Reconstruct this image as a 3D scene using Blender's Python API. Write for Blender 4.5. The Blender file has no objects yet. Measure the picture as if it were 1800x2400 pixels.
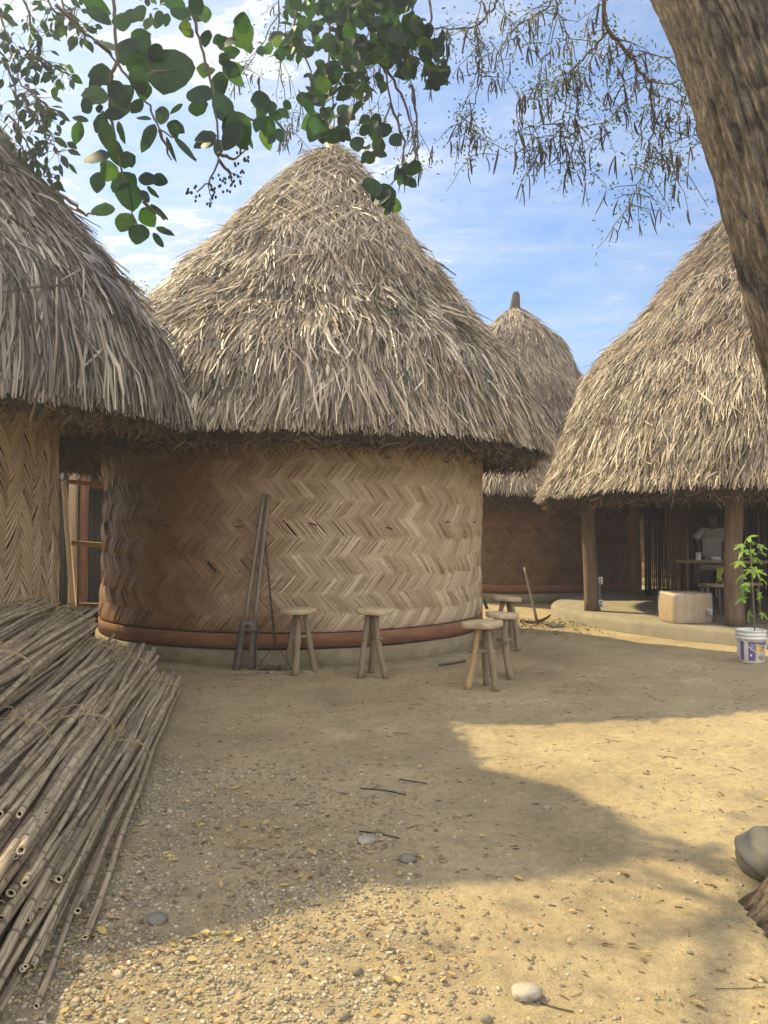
import bpy, math, random
import numpy as np
from mathutils import Vector, Matrix, Quaternion

R = np.random.default_rng(7)
random.seed(7)
sc = bpy.context.scene
COL = sc.collection
PI = math.pi

# ------------------------------------------------------------------ camera
F = 1800.0
CH = 1.5
PITCH = math.atan(50 / 1800)
cp, sp = math.cos(PITCH), math.sin(PITCH)
cam_d = bpy.data.cameras.new('camera')
cam = bpy.data.objects.new('camera', cam_d)
COL.objects.link(cam)
cam.location = (0, 0, CH)
cam.rotation_euler = (PI / 2 + PITCH, 0, 0)
cam_d.sensor_fit = 'HORIZONTAL'
cam_d.sensor_width = 36
cam_d.lens = 36
cam_d.clip_start = 0.05
cam_d.clip_end = 1500
sc.camera = cam


def ray(px, py):
    a = (px - 900) / F
    b = (1200 - py) / F
    return np.array([a, cp - b * sp, sp + b * cp])


def P(px, py, Y):
    d = ray(px, py)
    return np.array([0, 0, CH]) + d * (Y / d[1])


def G(px, py, z=0.0):
    d = ray(px, py)
    return np.array([0, 0, CH]) + d * ((z - CH) / d[2])


# ------------------------------------------------------------------ noise
_tab = np.random.default_rng(3).random((256, 256))


def vn(x, y, seed=0):
    x = np.asarray(x, float) + seed * 17.31
    y = np.asarray(y, float) + seed * 9.77
    xi = np.floor(x).astype(int)
    yi = np.floor(y).astype(int)
    fx = x - xi
    fy = y - yi
    fx = fx * fx * (3 - 2 * fx)
    fy = fy * fy * (3 - 2 * fy)
    a = _tab[xi % 256, yi % 256]
    b = _tab[(xi + 1) % 256, yi % 256]
    c = _tab[xi % 256, (yi + 1) % 256]
    d = _tab[(xi + 1) % 256, (yi + 1) % 256]
    return (a * (1 - fx) + b * fx) * (1 - fy) + (c * (1 - fx) + d * fx) * fy


def fbm(x, y, seed=0, o=4):
    s = 0
    a = .5
    for k in range(o):
        s = s + a * vn(x * 2 ** k, y * 2 ** k, seed + k)
        a *= .5
    return s


def nrm(v):
    return v / np.maximum(np.linalg.norm(v, axis=-1, keepdims=True), 1e-9)


# ------------------------------------------------------------------ mesh builder
class MB:
    def __init__(s):
        s.v, s.f, s.fib, s.n = [], [], [], 0

    def add(s, v, faces, fib=None):
        v = np.asarray(v, float).reshape(-1, 3)
        if not isinstance(faces, list):
            faces = [faces]
        for f in faces:
            f = np.asarray(f, int)
            if f.size:
                s.f.append(f + s.n)
        s.v.append(v)
        s.fib.append(np.zeros_like(v) if fib is None else np.asarray(fib, float).reshape(-1, 3))
        s.n += len(v)
        return s

    def build(s, name, mat, parent=None, smooth=False):
        me = bpy.data.meshes.new(name)
        v = np.concatenate(s.v)
        fib = np.concatenate(s.fib)
        lens = np.concatenate([np.full(len(f), f.shape[1]) for f in s.f])
        loops = np.concatenate([f.ravel() for f in s.f])
        me.vertices.add(len(v))
        me.vertices.foreach_set('co', v.astype(np.float32).ravel())
        me.loops.add(len(loops))
        me.loops.foreach_set('vertex_index', loops.astype(np.int32))
        me.polygons.add(len(lens))
        st = np.concatenate([[0], np.cumsum(lens)[:-1]])
        me.polygons.foreach_set('loop_start', st.astype(np.int32))
        at = me.attributes.new('fib', 'FLOAT_VECTOR', 'POINT')
        at.data.foreach_set('vector', fib.astype(np.float32).ravel())
        me.update(calc_edges=True)
        me.validate()
        if smooth:
            me.polygons.foreach_set('use_smooth', np.ones(len(me.polygons), bool))
        if mat:
            me.materials.append(mat)
        o = bpy.data.objects.new(name, me)
        COL.objects.link(o)
        if parent:
            o.parent = parent
            o.matrix_parent_inverse = Matrix.Identity(4)
            # geometry is built in world space: undo the parent's own transform
            o.location = -Vector(parent_loc(parent))
        return o


def parent_loc(o):
    l = Vector((0, 0, 0))
    while o is not None:
        l += o.location
        o = o.parent
    return l


def tag(o, label, cat, group=None, kind=None):
    if label:
        o['label'] = label
    if cat:
        o['category'] = cat
    if group:
        o['group'] = group
    if kind:
        o['kind'] = kind
    return o


def thing(name, label, cat, loc, group=None):
    o = bpy.data.objects.new(name, None)
    COL.objects.link(o)
    o.location = tuple(float(c) for c in loc)
    o.empty_display_size = .1
    return tag(o, label, cat, group)


def tube(mb, pts, rad, n=8, cap=True, rnd=None, squash=1.0):
    pts = np.asarray(pts, float)
    m = len(pts)
    rad = np.broadcast_to(np.asarray(rad, float), (m,))
    t = nrm(np.gradient(pts, axis=0))
    ref = np.array([0, 0, 1.0]) if abs(t[0][2]) < .9 else np.array([1.0, 0, 0])
    u = nrm(np.cross(t[0], ref))
    us = []
    for k in range(m):
        u = nrm(u - t[k] * np.dot(u, t[k]))
        us.append(u)
    us = np.array(us)
    ws = np.cross(t, us)
    a = np.linspace(0, 2 * PI, n, endpoint=False)
    rr = rad[:, None] * (1 if rnd is None else rnd)
    v = pts[:, None] + (us[:, None] * np.cos(a)[None, :, None] + squash * ws[:, None] * np.sin(a)[None, :, None]) * (rr[..., None] if np.ndim(rr) == 2 else rr[:, None, None])
    L = np.concatenate([[0], np.cumsum(np.linalg.norm(np.diff(pts, axis=0), axis=1))])
    fib = np.zeros((m, n, 3))
    fib[..., 0] = L[:, None]
    fib[..., 1] = (a / (2 * PI))[None]
    fib[..., 2] = random.random()
    i = np.arange(m - 1)[:, None] * n
    j = np.arange(n)[None]
    j2 = (j + 1) % n
    q = np.stack([i + j, i + j2, i + n + j2, i + n + j], -1).reshape(-1, 4)
    fs = [q]
    if cap:
        fs.append(np.arange(n)[::-1][None])
        fs.append((np.arange(n) + (m - 1) * n)[None])
    mb.add(v.reshape(-1, 3), fs, fib.reshape(-1, 3))
    return mb


def box(mb, c, s, rot=None):
    c = np.asarray(c, float)
    h = np.asarray(s, float) / 2
    b = min(h) * .12
    v = []
    for z in (-1, -1 + 2 * b / (2 * h[2]) * 1, 1 - b / h[2], 1):
        pass
    # chamfered box: 24 vertices
    V = []
    for sx in (-1, 1):
        for sy in (-1, 1):
            for sz in (-1, 1):
                V.append([sx * h[0], sy * (h[1] - b), sz * (h[2] - b)])
                V.append([sx * (h[0] - b), sy * h[1], sz * (h[2] - b)])
                V.append([sx * (h[0] - b), sy * (h[1] - b), sz * h[2]])
    V = np.array(V)

    def id(sx, sy, sz, k):
        return (((sx + 1) // 2) * 4 + ((sy + 1) // 2) * 2 + (sz + 1) // 2) * 3 + k
    Q, T = [], []
    for s_ in (-1, 1):
        a = [id(s_, -1, -1, 0), id(s_, 1, -1, 0), id(s_, 1, 1, 0), id(s_, -1, 1, 0)]
        Q.append(a if s_ > 0 else a[::-1])
        a = [id(-1, s_, -1, 1), id(-1, s_, 1, 1), id(1, s_, 1, 1), id(1, s_, -1, 1)]
        Q.append(a if s_ > 0 else a[::-1])
        a = [id(-1, -1, s_, 2), id(1, -1, s_, 2), id(1, 1, s_, 2), id(-1, 1, s_, 2)]
        Q.append(a if s_ > 0 else a[::-1])
    for s1 in (-1, 1):
        for s2 in (-1, 1):
            Q.append([id(s1, s2, -1, 0), id(s1, s2, 1, 0), id(s1, s2, 1, 1), id(s1, s2, -1, 1)])
            Q.append([id(s1, -1, s2, 0), id(s1, 1, s2, 0), id(s1, 1, s2, 2), id(s1, -1, s2, 2)])
            Q.append([id(-1, s1, s2, 1), id(1, s1, s2, 1), id(1, s1, s2, 2), id(-1, s1, s2, 2)])
            for s3 in (-1, 1):
                T.append([id(s1, s2, s3, 0), id(s1, s2, s3, 1), id(s1, s2, s3, 2)])
    if rot is not None:
        V = V @ np.array(rot).T
    fib = np.zeros_like(V)
    ax = int(np.argmax(h))
    fib[:, 0] = V[:, ax]
    fib[:, 1] = V[:, (ax + 1) % 3] + V[:, (ax + 2) % 3]
    fib[:, 2] = random.random()
    mb.add(V + c, [np.array(Q), np.array(T)], fib)
    return mb


def bar(mb, a, b, w, d):
    """rectangular bar from a to b"""
    a, b = np.asarray(a, float), np.asarray(b, float)
    t = nrm(b - a)
    ref = np.array([0, 1.0, 0]) if abs(t[1]) < .8 else np.array([1.0, 0, 0])
    x = nrm(np.cross(ref, t))
    y = np.cross(t, x)
    rot = np.stack([x, y, t], 1)
    return box(mb, (a + b) / 2, (w, d, np.linalg.norm(b - a)), rot)


def rotz(a):
    return np.array([[math.cos(a), -math.sin(a), 0], [math.sin(a), math.cos(a), 0], [0, 0, 1]])


def lathe(mb, prof, c, n=48, cap_b=True, cap_t=False):
    prof = np.asarray(prof, float)
    a = np.linspace(0, 2 * PI, n, endpoint=False)
    v = np.stack([c[0] + prof[:, 0:1] * np.cos(a), c[1] + prof[:, 0:1] * np.sin(a), c[2] + np.repeat(prof[:, 1:2], n, 1)], -1)
    m = len(prof)
    i = np.arange(m - 1)[:, None] * n
    j = np.arange(n)[None]
    j2 = (j + 1) % n
    fs = [np.stack([i + j, i + j2, i + n + j2, i + n + j], -1).reshape(-1, 4)]
    if cap_b:
        fs.append(np.arange(n)[::-1][None])
    if cap_t:
        fs.append((np.arange(n) + (m - 1) * n)[None])
    mb.add(v.reshape(-1, 3), fs)
    return mb


def blob(mb, c, r, seed=0, amp=.25, n=20, flat=1.0, freq=2.0):
    """uneven stone"""
    th = np.linspace(0, PI, n)[1:-1]
    ph = np.linspace(0, 2 * PI, 2 * n, endpoint=False)
    T, H = np.meshgrid(th, ph, indexing='ij')
    d = np.stack([np.sin(T) * np.cos(H), np.sin(T) * np.sin(H), np.cos(T)], -1)
    d = np.concatenate([d.reshape(-1, 3), [[0, 0, 1], [0, 0, -1]]])
    k = 1 + amp * (fbm(d[:, 0] * freq + d[:, 2] * 1.3 + 5, d[:, 1] * freq - d[:, 2] * 1.1 + 7, seed, 3) - .45) * 2
    v = d * k[:, None] * np.asarray(r)
    v[:, 2] = np.maximum(v[:, 2], -np.asarray(r)[2] * flat)
    m, w = len(th), 2 * n
    i = np.arange(m - 1)[:, None] * w
    j = np.arange(w)[None]
    j2 = (j + 1) % w
    q = np.stack([i + j, i + w + j, i + w + j2, i + j2], -1).reshape(-1, 4)
    jj = np.arange(w)
    t1 = np.stack([np.full(w, m * w), jj, (jj + 1) % w], 1)
    t2 = np.stack([np.full(w, m * w + 1), (m - 1) * w + (jj + 1) % w, (m - 1) * w + jj], 1)
    mb.add(v + np.asarray(c), [q, t1, t2])
    return mb


# ------------------------------------------------------------------ materials
def new_mat(name):
    m = bpy.data.materials.new(name)
    m.use_nodes = True
    nt = m.node_tree
    nt.nodes.clear()
    out = nt.nodes.new('ShaderNodeOutputMaterial')
    b = nt.nodes.new('ShaderNodeBsdfPrincipled')
    nt.links.new(b.outputs[0], out.inputs[0])
    return m, nt, b, out


def N(nt, t, **kw):
    n = nt.nodes.new(t)
    for k, v in kw.items():
        if k in n.inputs.keys():
            n.inputs[k].default_value = v
        else:
            setattr(n, k, v)
    return n


def ramp(nt, src, stops):
    r = nt.nodes.new('ShaderNodeValToRGB')
    e = r.color_ramp.elements
    while len(e) > 1:
        e.remove(e[-1])
    e[0].position = stops[0][0]
    e[0].color = (*stops[0][1], 1)
    for p, c in stops[1:]:
        x = e.new(p)
        x.color = (*c, 1)
    nt.links.new(src, r.inputs[0])
    return r.outputs[0]


def mixc(nt, fac, a, b, mode='MIX'):
    n = nt.nodes.new('ShaderNodeMix')
    n.data_type = 'RGBA'
    n.blend_type = mode
    for s, x in ((0, fac), (6, a), (7, b)):
        if isinstance(x, (int, float)):
            n.inputs[s].default_value = x
        elif isinstance(x, tuple):
            n.inputs[s].default_value = (*x, 1)
        else:
            nt.links.new(x, n.inputs[s])
    return n.outputs[2]


def mathn(nt, op, a, b=None, c=None):
    n = nt.nodes.new('ShaderNodeMath')
    n.operation = op
    for k, x in enumerate((a, b, c)):
        if x is None:
            continue
        if isinstance(x, (int, float)):
            n.inputs[k].default_value = x
        else:
            nt.links.new(x, n.inputs[k])
    return n.outputs[0]


def fib_noise(nt, scale, detail=3.0, rough=.6):
    at = N(nt, 'ShaderNodeAttribute', attribute_name='fib')
    mp = N(nt, 'ShaderNodeMapping')
    mp.inputs['Scale'].default_value = scale
    nt.links.new(at.outputs['Vector'], mp.inputs[0])
    no = N(nt, 'ShaderNodeTexNoise', Scale=1.0, Detail=detail, Roughness=rough)
    nt.links.new(mp.outputs[0], no.inputs['Vector'])
    return no.outputs[0]


def obj_noise(nt, scale, detail=4.0, rough=.6, stretch=None):
    tc = N(nt, 'ShaderNodeTexCoord')
    src = tc.outputs['Object']
    if stretch:
        mp = N(nt, 'ShaderNodeMapping')
        mp.inputs['Scale'].default_value = stretch
        nt.links.new(src, mp.inputs[0])
        src = mp.outputs[0]
    no = N(nt, 'ShaderNodeTexNoise', Scale=scale, Detail=detail, Roughness=rough)
    nt.links.new(src, no.inputs['Vector'])
    return no.outputs[0]


def bump(nt, b, h, strength=.3, dist=.01):
    n = N(nt, 'ShaderNodeBump', Strength=strength, Distance=dist)
    nt.links.new(h, n.inputs['Height'])
    nt.links.new(n.outputs[0], b.inputs['Normal'])


def mat_fibre(name, stops, streak=(3, 120, 7), lo=.65, rough=.6, spec=.35, patch=None, transl=0.0, grey=1.0):
    """strips of plant matter: a colour per strip, streaks along it, weather patches"""
    m, nt, b, out = new_mat(name)
    stops = [(p_, (c_[0] * (1 + .06 * (grey - 1) * 4), c_[1] * (1 + .10 * (grey - 1) * 4), c_[2] * (1 + 1.0 * (grey - 1)))) for p_, c_ in stops]
    g = N(nt, 'ShaderNodeNewGeometry')
    c = ramp(nt, g.outputs['Random Per Island'], stops)
    f = fib_noise(nt, streak)
    s = ramp(nt, f, [(.3, (lo, lo, lo)), (.65, (1.1, 1.1, 1.1))])
    c = mixc(nt, 1.0, c, s, 'MULTIPLY')
    if patch:
        pn = obj_noise(nt, patch[0], 3.0)
        pf = ramp(nt, pn, [(patch[2], (0, 0, 0)), (patch[3], (1, 1, 1))])
        c = mixc(nt, pf, c, mixc(nt, 1.0, c, patch[1], 'MULTIPLY'))
    nt.links.new(c, b.inputs['Base Color'])
    b.inputs['Roughness'].default_value = rough
    b.inputs['Specular IOR Level'].default_value = spec
    bump(nt, b, f, .25, .003)
    if transl > 0:
        tr = N(nt, 'ShaderNodeBsdfTranslucent')
        nt.links.new(c, tr.inputs[0])
        mx = N(nt, 'ShaderNodeMixShader')
        mx.inputs[0].default_value = transl
        nt.links.new(b.outputs[0], mx.inputs[1])
        nt.links.new(tr.outputs[0], mx.inputs[2])
        nt.links.new(mx.outputs[0], out.inputs[0])
    return m


def mat_noise(name, stops, scale=8, detail=6, rough=.8, spec=.3, bmp=.3, bdist=.01, stretch=None, metal=0):
    m, nt, b, out = new_mat(name)
    n = obj_noise(nt, scale, detail, .62, stretch)
    c = ramp(nt, n, stops)
    nt.links.new(c, b.inputs['Base Color'])
    b.inputs['Roughness'].default_value = rough
    b.inputs['Specular IOR Level'].default_value = spec
    b.inputs['Metallic'].default_value = metal
    if bmp:
        bump(nt, b, n, bmp, bdist)
    return m


def mat_island(name, stops, rough=.7, spec=.3, nscale=60, transl=0, tcol=None, bmp=.2):
    m, nt, b, out = new_mat(name)
    g = N(nt, 'ShaderNodeNewGeometry')
    c = ramp(nt, g.outputs['Random Per Island'], stops)
    n = obj_noise(nt, nscale, 3)
    c = mixc(nt, 1.0, c, ramp(nt, n, [(.3, (.7, .7, .7)), (.7, (1.15, 1.15, 1.15))]), 'MULTIPLY')
    nt.links.new(c, b.inputs['Base Color'])
    b.inputs['Roughness'].default_value = rough
    b.inputs['Specular IOR Level'].default_value = spec
    if bmp:
        bump(nt, b, n, bmp, .004)
    if transl:
        tr = N(nt, 'ShaderNodeBsdfTranslucent')
        if tcol:
            nt.links.new(mixc(nt, 1.0, c, tcol, 'MULTIPLY'), tr.inputs[0])
        else:
            nt.links.new(c, tr.inputs[0])
        mx = N(nt, 'ShaderNodeMixShader')
        mx.inputs[0].default_value = transl
        nt.links.new(b.outputs[0], mx.inputs[1])
        nt.links.new(tr.outputs[0], mx.inputs[2])
        nt.links.new(mx.outputs[0], out.inputs[0])
    return m


M = {}
M['thatch_grey'] = mat_fibre('thatch grey', [(0, (.055, .042, .030)), (.2, (.15, .115, .078)), (.55, (.27, .215, .145)), (.85, (.42, .34, .23)), (1, (.66, .54, .37))], (2.2, 160, 7), .6, .48, .5, (.8, (.7, .68, .68), .42, .62), .18, 1.18)
M['thatch_tan'] = mat_fibre('thatch tan', [(0, (.04, .03, .02)), (.20, (.19, .14, .085)), (.5, (.42, .32, .195)), (.76, (.68, .54, .34)), (1, (.88, .73, .50))], (2.2, 160, 7), .6, .40, .6, (.9, (.74, .66, .57), .48, .68), .25, 1.2)
M['thatch_gold'] = mat_fibre('thatch gold', [(0, (.09, .062, .04)), (.15, (.23, .165, .095)), (.5, (.38, .285, .17)), (.85, (.52, .40, .24)), (1, (.66, .52, .33))], (2.2, 160, 7), .6, .5, .5, (.6, (.68, .62, .58), .45, .65), .15, 1.18)
M['thatch_dark'] = mat_noise('thatch shell', [(.3, (.035, .025, .016)), (.7, (.09, .065, .04))], 14, 6, .9, .2, .8, .04)
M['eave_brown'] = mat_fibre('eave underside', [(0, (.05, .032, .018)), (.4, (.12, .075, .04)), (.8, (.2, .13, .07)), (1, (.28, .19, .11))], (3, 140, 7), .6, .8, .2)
SL = [(0, (.27, .19, .11)), (.15, (.38, .275, .165)), (.55, (.48, .365, .235)), (.85, (.57, .45, .30)), (1, (.65, .54, .38))]


def mat_slat(name, stops, worn, fresh, cx, wdt):
    """split-cane matting, browner to the left with shade painted in, weathered grey to the right"""
    m, nt, b, out = new_mat(name)
    g = N(nt, 'ShaderNodeNewGeometry')
    at0 = N(nt, 'ShaderNodeAttribute', attribute_name='fib')
    sz0 = N(nt, 'ShaderNodeSeparateXYZ')
    nt.links.new(at0.outputs['Vector'], sz0.inputs[0])
    c = ramp(nt, sz0.outputs[2], stops)
    f = fib_noise(nt, (6, 260, 7), 3)
    c = mixc(nt, 1.0, c, ramp(nt, f, [(.3, (.58, .56, .54)), (.62, (1.1, 1.1, 1.1))]), 'MULTIPLY')
    kn = fib_noise(nt, (26, .6, 31), 1)
    c = mixc(nt, ramp(nt, kn, [(.66, (0, 0, 0)), (.70, (.75, .75, .75)), (.74, (0, 0, 0))]), c, (.10, .062, .035))
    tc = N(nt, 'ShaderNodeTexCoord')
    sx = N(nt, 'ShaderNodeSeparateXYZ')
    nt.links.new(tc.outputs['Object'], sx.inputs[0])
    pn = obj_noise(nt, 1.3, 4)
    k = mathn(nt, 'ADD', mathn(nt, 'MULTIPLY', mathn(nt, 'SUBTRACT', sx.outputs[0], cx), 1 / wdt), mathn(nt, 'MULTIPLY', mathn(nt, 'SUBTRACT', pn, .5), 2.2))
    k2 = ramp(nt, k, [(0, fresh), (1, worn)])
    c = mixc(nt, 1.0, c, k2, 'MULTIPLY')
    nt.links.new(c, b.inputs['Base Color'])
    b.inputs['Roughness'].default_value = .55
    b.inputs['Specular IOR Level'].default_value = .4
    bump(nt, b, f, .3, .002)
    return m


M['slat'] = mat_slat('woven cane', SL, (1.08, 1.05, 1.02), (.56, .39, .25), -2.4, 1.8)  # left tint: browner cane plus the neighbour's shade put into the colour
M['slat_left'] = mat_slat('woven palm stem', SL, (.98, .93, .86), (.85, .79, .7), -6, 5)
M['slat_far'] = mat_slat('woven cane dark', SL, (.42, .31, .23), (.42, .30, .21), 2, 4)  # same cane, all tones evenly darker and redder
M['backing'] = mat_noise('wall backing', [(.3, (.03, .02, .012)), (.7, (.06, .04, .022))], 20, 4, .9, .1, 0)
M['red_board'] = mat_fibre('red board', [(0, (.21, .10, .055)), (1, (.26, .125, .07))], (2.5, 9, 5), .72, .85, .15)
M['mud'] = mat_noise('mud plaster', [(.3, (.19, .155, .095)), (.55, (.25, .205, .125)), (.75, (.31, .255, .16))], 7, 10, .95, .1, .9, .03)
M['concrete'] = mat_noise('concrete floor', [(.3, (.19, .16, .11)), (.7, (.28, .235, .16))], 4, 8, .85, .25, .25, .015)
M['rope'] = mat_noise('net cord', [(.3, (.42, .34, .22)), (.7, (.60, .50, .34))], 30, 3, .8, .2, 0)
M['wood_pale'] = mat_fibre('sawn slab', [(0, (.40, .29, .165)), (1, (.52, .40, .24))], (5, 40, 3), .7, .65, .3)
M['wood_log'] = mat_fibre('peeled log', [(0, (.17, .125, .080)), (.5, (.26, .195, .125)), (1, (.34, .255, .16))], (5, 34, 9), .45, .75, .25)
M['wood_fresh'] = mat_fibre('fresh log', [(0, (.42, .27, .125)), (1, (.46, .31, .155))], (5, 34, 9), .6, .7, .25)
M['wood_post'] = mat_fibre('weathered post', [(0, (.17, .115, .07)), (1, (.2, .135, .085))], (2.5, 26, 3), .5, .8, .2)
M['handle'] = mat_fibre('tool handle', [(0, (.21, .165, .115)), (1, (.25, .195, .14))], (3, 30, 3), .6, .6, .3)
M['steel'] = mat_noise('worn steel', [(.3, (.07, .058, .047)), (.55, (.125, .102, .08)), (.75, (.18, .13, .09))], 22, 6, .65, .4, .2, .003, None, .55)
M['iron'] = mat_noise('rusty iron', [(.3, (.05, .035, .028)), (.7, (.12, .075, .05))], 30, 5, .75, .3, .2, .003, None, .3)
M['frame'] = mat_fibre('planed timber', [(0, (.34, .22, .125)), (1, (.42, .285, .165))], (1.6, 60, 4), .75, .5, .4)
M['twine'] = mat_noise('twine', [(.3, (.32, .22, .105)), (.7, (.44, .32, .165))], 60, 2, .85, .2, 0)
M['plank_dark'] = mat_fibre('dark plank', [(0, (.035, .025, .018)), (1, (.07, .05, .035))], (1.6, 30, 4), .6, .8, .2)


def mat_cane():
    m, nt, b, out = new_mat('dry cane')
    oi = N(nt, 'ShaderNodeObjectInfo')
    at = N(nt, 'ShaderNodeAttribute', attribute_name='fib')
    sx = N(nt, 'ShaderNodeSeparateXYZ')
    nt.links.new(at.outputs['Vector'], sx.inputs[0])
    c = ramp(nt, oi.outputs['Random'], [(0, (.28, .215, .145)), (.35, (.38, .295, .20)), (.7, (.48, .38, .25)), (1, (.58, .475, .32))])
    n1 = fib_noise(nt, (3.5, 5, 9), 5, .7)
    c = mixc(nt, ramp(nt, n1, [(.42, (0, 0, 0)), (.58, (.75, .75, .75))]), c, (.125, .092, .068))
    n2 = fib_noise(nt, (1.4, 3, 21), 5, .7)
    c = mixc(nt, ramp(nt, n2, [(.55, (0, 0, 0)), (.66, (.8, .8, .8))]), c, (.47, .37, .235))
    n3 = fib_noise(nt, (30, 16, 3), 3, .6)
    c = mixc(nt, 1.0, c, ramp(nt, n3, [(.3, (.7, .7, .7)), (.7, (1.15, 1.15, 1.15))]), 'MULTIPLY')
    # node rings: y of fib holds the ring mask
    c = mixc(nt, sx.outputs[2], c, (.075, .052, .036))
    nt.links.new(c, b.inputs['Base Color'])
    b.inputs['Roughness'].default_value = .5
    b.inputs['Specular IOR Level'].default_value = .4
    bump(nt, b, n3, .25, .004)
    return m


M['cane'] = mat_cane()
M['cane_cut'] = mat_noise('cut cane end', [(.3, (.48, .38, .24)), (.7, (.62, .52, .36))], 90, 3, .8, .2, .2, .004)
M['cane_hollow'] = mat_noise('hollow', [(.3, (.02, .014, .01)), (.7, (.05, .035, .02))], 30, 2, .9, .1, 0)


def mat_bark():
    m, nt, b, out = new_mat('bark')
    n1 = fib_noise(nt, (15, 62, 2), 10, .78)
    n2 = obj_noise(nt, 5, 6, .65, (1, 1, .5))
    at = N(nt, 'ShaderNodeAttribute', attribute_name='fib')
    mp = N(nt, 'ShaderNodeMapping')
    mp.inputs['Scale'].default_value = (5, 34, 0)
    nt.links.new(at.outputs['Vector'], mp.inputs[0])
    jit = N(nt, 'ShaderNodeTexNoise', Scale=.8, Detail=8.0, Roughness=.7)
    nt.links.new(mp.outputs[0], jit.inputs['Vector'])
    ad = nt.nodes.new('ShaderNodeVectorMath')
    ad.operation = 'MULTIPLY_ADD'
    nt.links.new(jit.outputs['Color'], ad.inputs[0])
    ad.inputs[1].default_value = (3.0, 3.0, 3.0)
    nt.links.new(mp.outputs[0], ad.inputs[2])
    vo = N(nt, 'ShaderNodeTexVoronoi', Scale=1.0)
    vo.feature = 'DISTANCE_TO_EDGE'
    nt.links.new(ad.outputs[0], vo.inputs['Vector'])
    crack = ramp(nt, vo.outputs['Distance'], [(0, (0, 0, 0)), (.10, (.55, .55, .55)), (.3, (1, 1, 1))])
    c = ramp(nt, n1, [(.30, (.055, .043, .034)), (.47, (.125, .098, .072)), (.60, (.19, .15, .105)), (.75, (.30, .24, .16))])
    c = mixc(nt, ramp(nt, n2, [(.42, (0, 0, 0)), (.60, (.9, .9, .9))]), c, mixc(nt, 1.0, c, (.50, .46, .45), 'MULTIPLY'))
    c = mixc(nt, 1.0, c, mixc(nt, crack, (.45, .42, .40), (1.08, 1.08, 1.08)), 'MULTIPLY')
    nt.links.new(c, b.inputs['Base Color'])
    b.inputs['Roughness'].default_value = .9
    b.inputs['Specular IOR Level'].default_value = .15
    h = mathn(nt, 'ADD', mathn(nt, 'MULTIPLY', n1, .7), mathn(nt, 'MULTIPLY', crack, .4))
    bump(nt, b, h, .8, .022)
    return m


M['bark'] = mat_bark()
M['twig'] = mat_noise('twig bark', [(.3, (.07, .055, .045)), (.7, (.15, .115, .085))], 20, 4, .85, .2, .2, .004)
M['pod'] = mat_island('dry pods', [(0, (.03, .022, .02)), (.6, (.06, .04, .032)), (1, (.13, .085, .05))], .6, .3, 30, 0, None, 0)
M['leaf'] = mat_island('broad leaf', [(0, (.012, .024, .020)), (.5, (.018, .038, .024)), (.85, (.034, .064, .022)), (.97, (.06, .09, .026)), (1, (.085, .095, .03))], .55, .3, 25, .40, (2.0, 3.0, .8), .1)
M['leaf_small'] = mat_island('small leaflet', [(0, (.055, .085, .03)), (.6, (.10, .13, .05)), (1, (.19, .18, .07))], .55, .4, 25, .4, (1.4, 1.6, .8), 0)
M['seedling'] = mat_island('seedling leaf', [(0, (.14, .24, .03)), (.5, (.20, .32, .045)), (1, (.28, .38, .08))], .4, .5, 20, .4, (1.3, 1.6, .6), .1)
M['stem'] = mat_noise('green stem', [(.3, (.16, .13, .06)), (.7, (.24, .20, .10))], 20, 3, .6, .4, .1, .003)
M['gravel'] = mat_island('pebbles', [(0, (.16, .13, .088)), (.3, (.25, .205, .135)), (.6, (.33, .27, .175)), (.85, (.40, .33, .21)), (.95, (.50, .44, .32)), (1, (.33, .22, .14))], .8, .3, 40, 0, None, .3)
M['litter'] = mat_island('dead leaves', [(0, (.15, .095, .05)), (.35, (.30, .20, .095)), (.65, (.45, .31, .13)), (.85, (.46, .33, .14)), (.95, (.50, .37, .10)), (1, (.34, .18, .09))], .7, .3, 30, .15, None, .2)
M['debris'] = mat_island('dark litter', [(0, (.05, .035, .024)), (.6, (.12, .082, .05)), (1, (.25, .17, .09))], .8, .2, 30, 0, None, .2)
M['stone'] = mat_noise('grey boulder', [(.3, (.13, .115, .09)), (.6, (.18, .162, .127)), (.8, (.22, .20, .157))], 5, 8, .75, .3, .25, .02)
M['stone_pale'] = mat_noise('pale stone', [(.3, (.23, .20, .15)), (.7, (.34, .295, .225))], 14, 7, .8, .3, .3, .01)
M['bucket'] = mat_noise('white bucket plastic', [(.3, (.60, .57, .50)), (.7, (.72, .69, .62))], 9, 5, .4, .5, .05, .003)
M['bucket_purple'] = mat_noise('purple print', [(.3, (.10, .075, .19)), (.7, (.15, .115, .25))], 30, 4, .45, .4, 0)
M['bucket_yellow'] = mat_noise('yellow print', [(.3, (.55, .37, .06)), (.7, (.68, .48, .12))], 20, 4, .45, .4, 0)
M['bucket_grey'] = mat_noise('grey print', [(.3, (.42, .38, .30)), (.7, (.56, .52, .44))], 30, 4, .45, .4, 0)
M['print_white'] = mat_noise('white print', [(.3, (.72, .70, .68)), (.7, (.8, .78, .76))], 30, 2, .5, .4, 0)
M['print_dark'] = mat_noise('dark print', [(.3, (.16, .10, .09)), (.7, (.22, .15, .13))], 30, 2, .5, .4, 0)
M['soil'] = mat_noise('potting soil', [(.3, (.05, .035, .024)), (.7, (.12, .085, .055))], 40, 6, .95, .1, .5, .01)
M['plastic_white'] = mat_noise('white plastic', [(.3, (.62, .62, .60)), (.7, (.72, .72, .70))], 20, 3, .45, .5, 0)
M['conduit'] = mat_noise('conduit', [(.3, (.16, .2, .17)), (.7, (.24, .28, .25))], 20, 3, .5, .5, 0)
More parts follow.
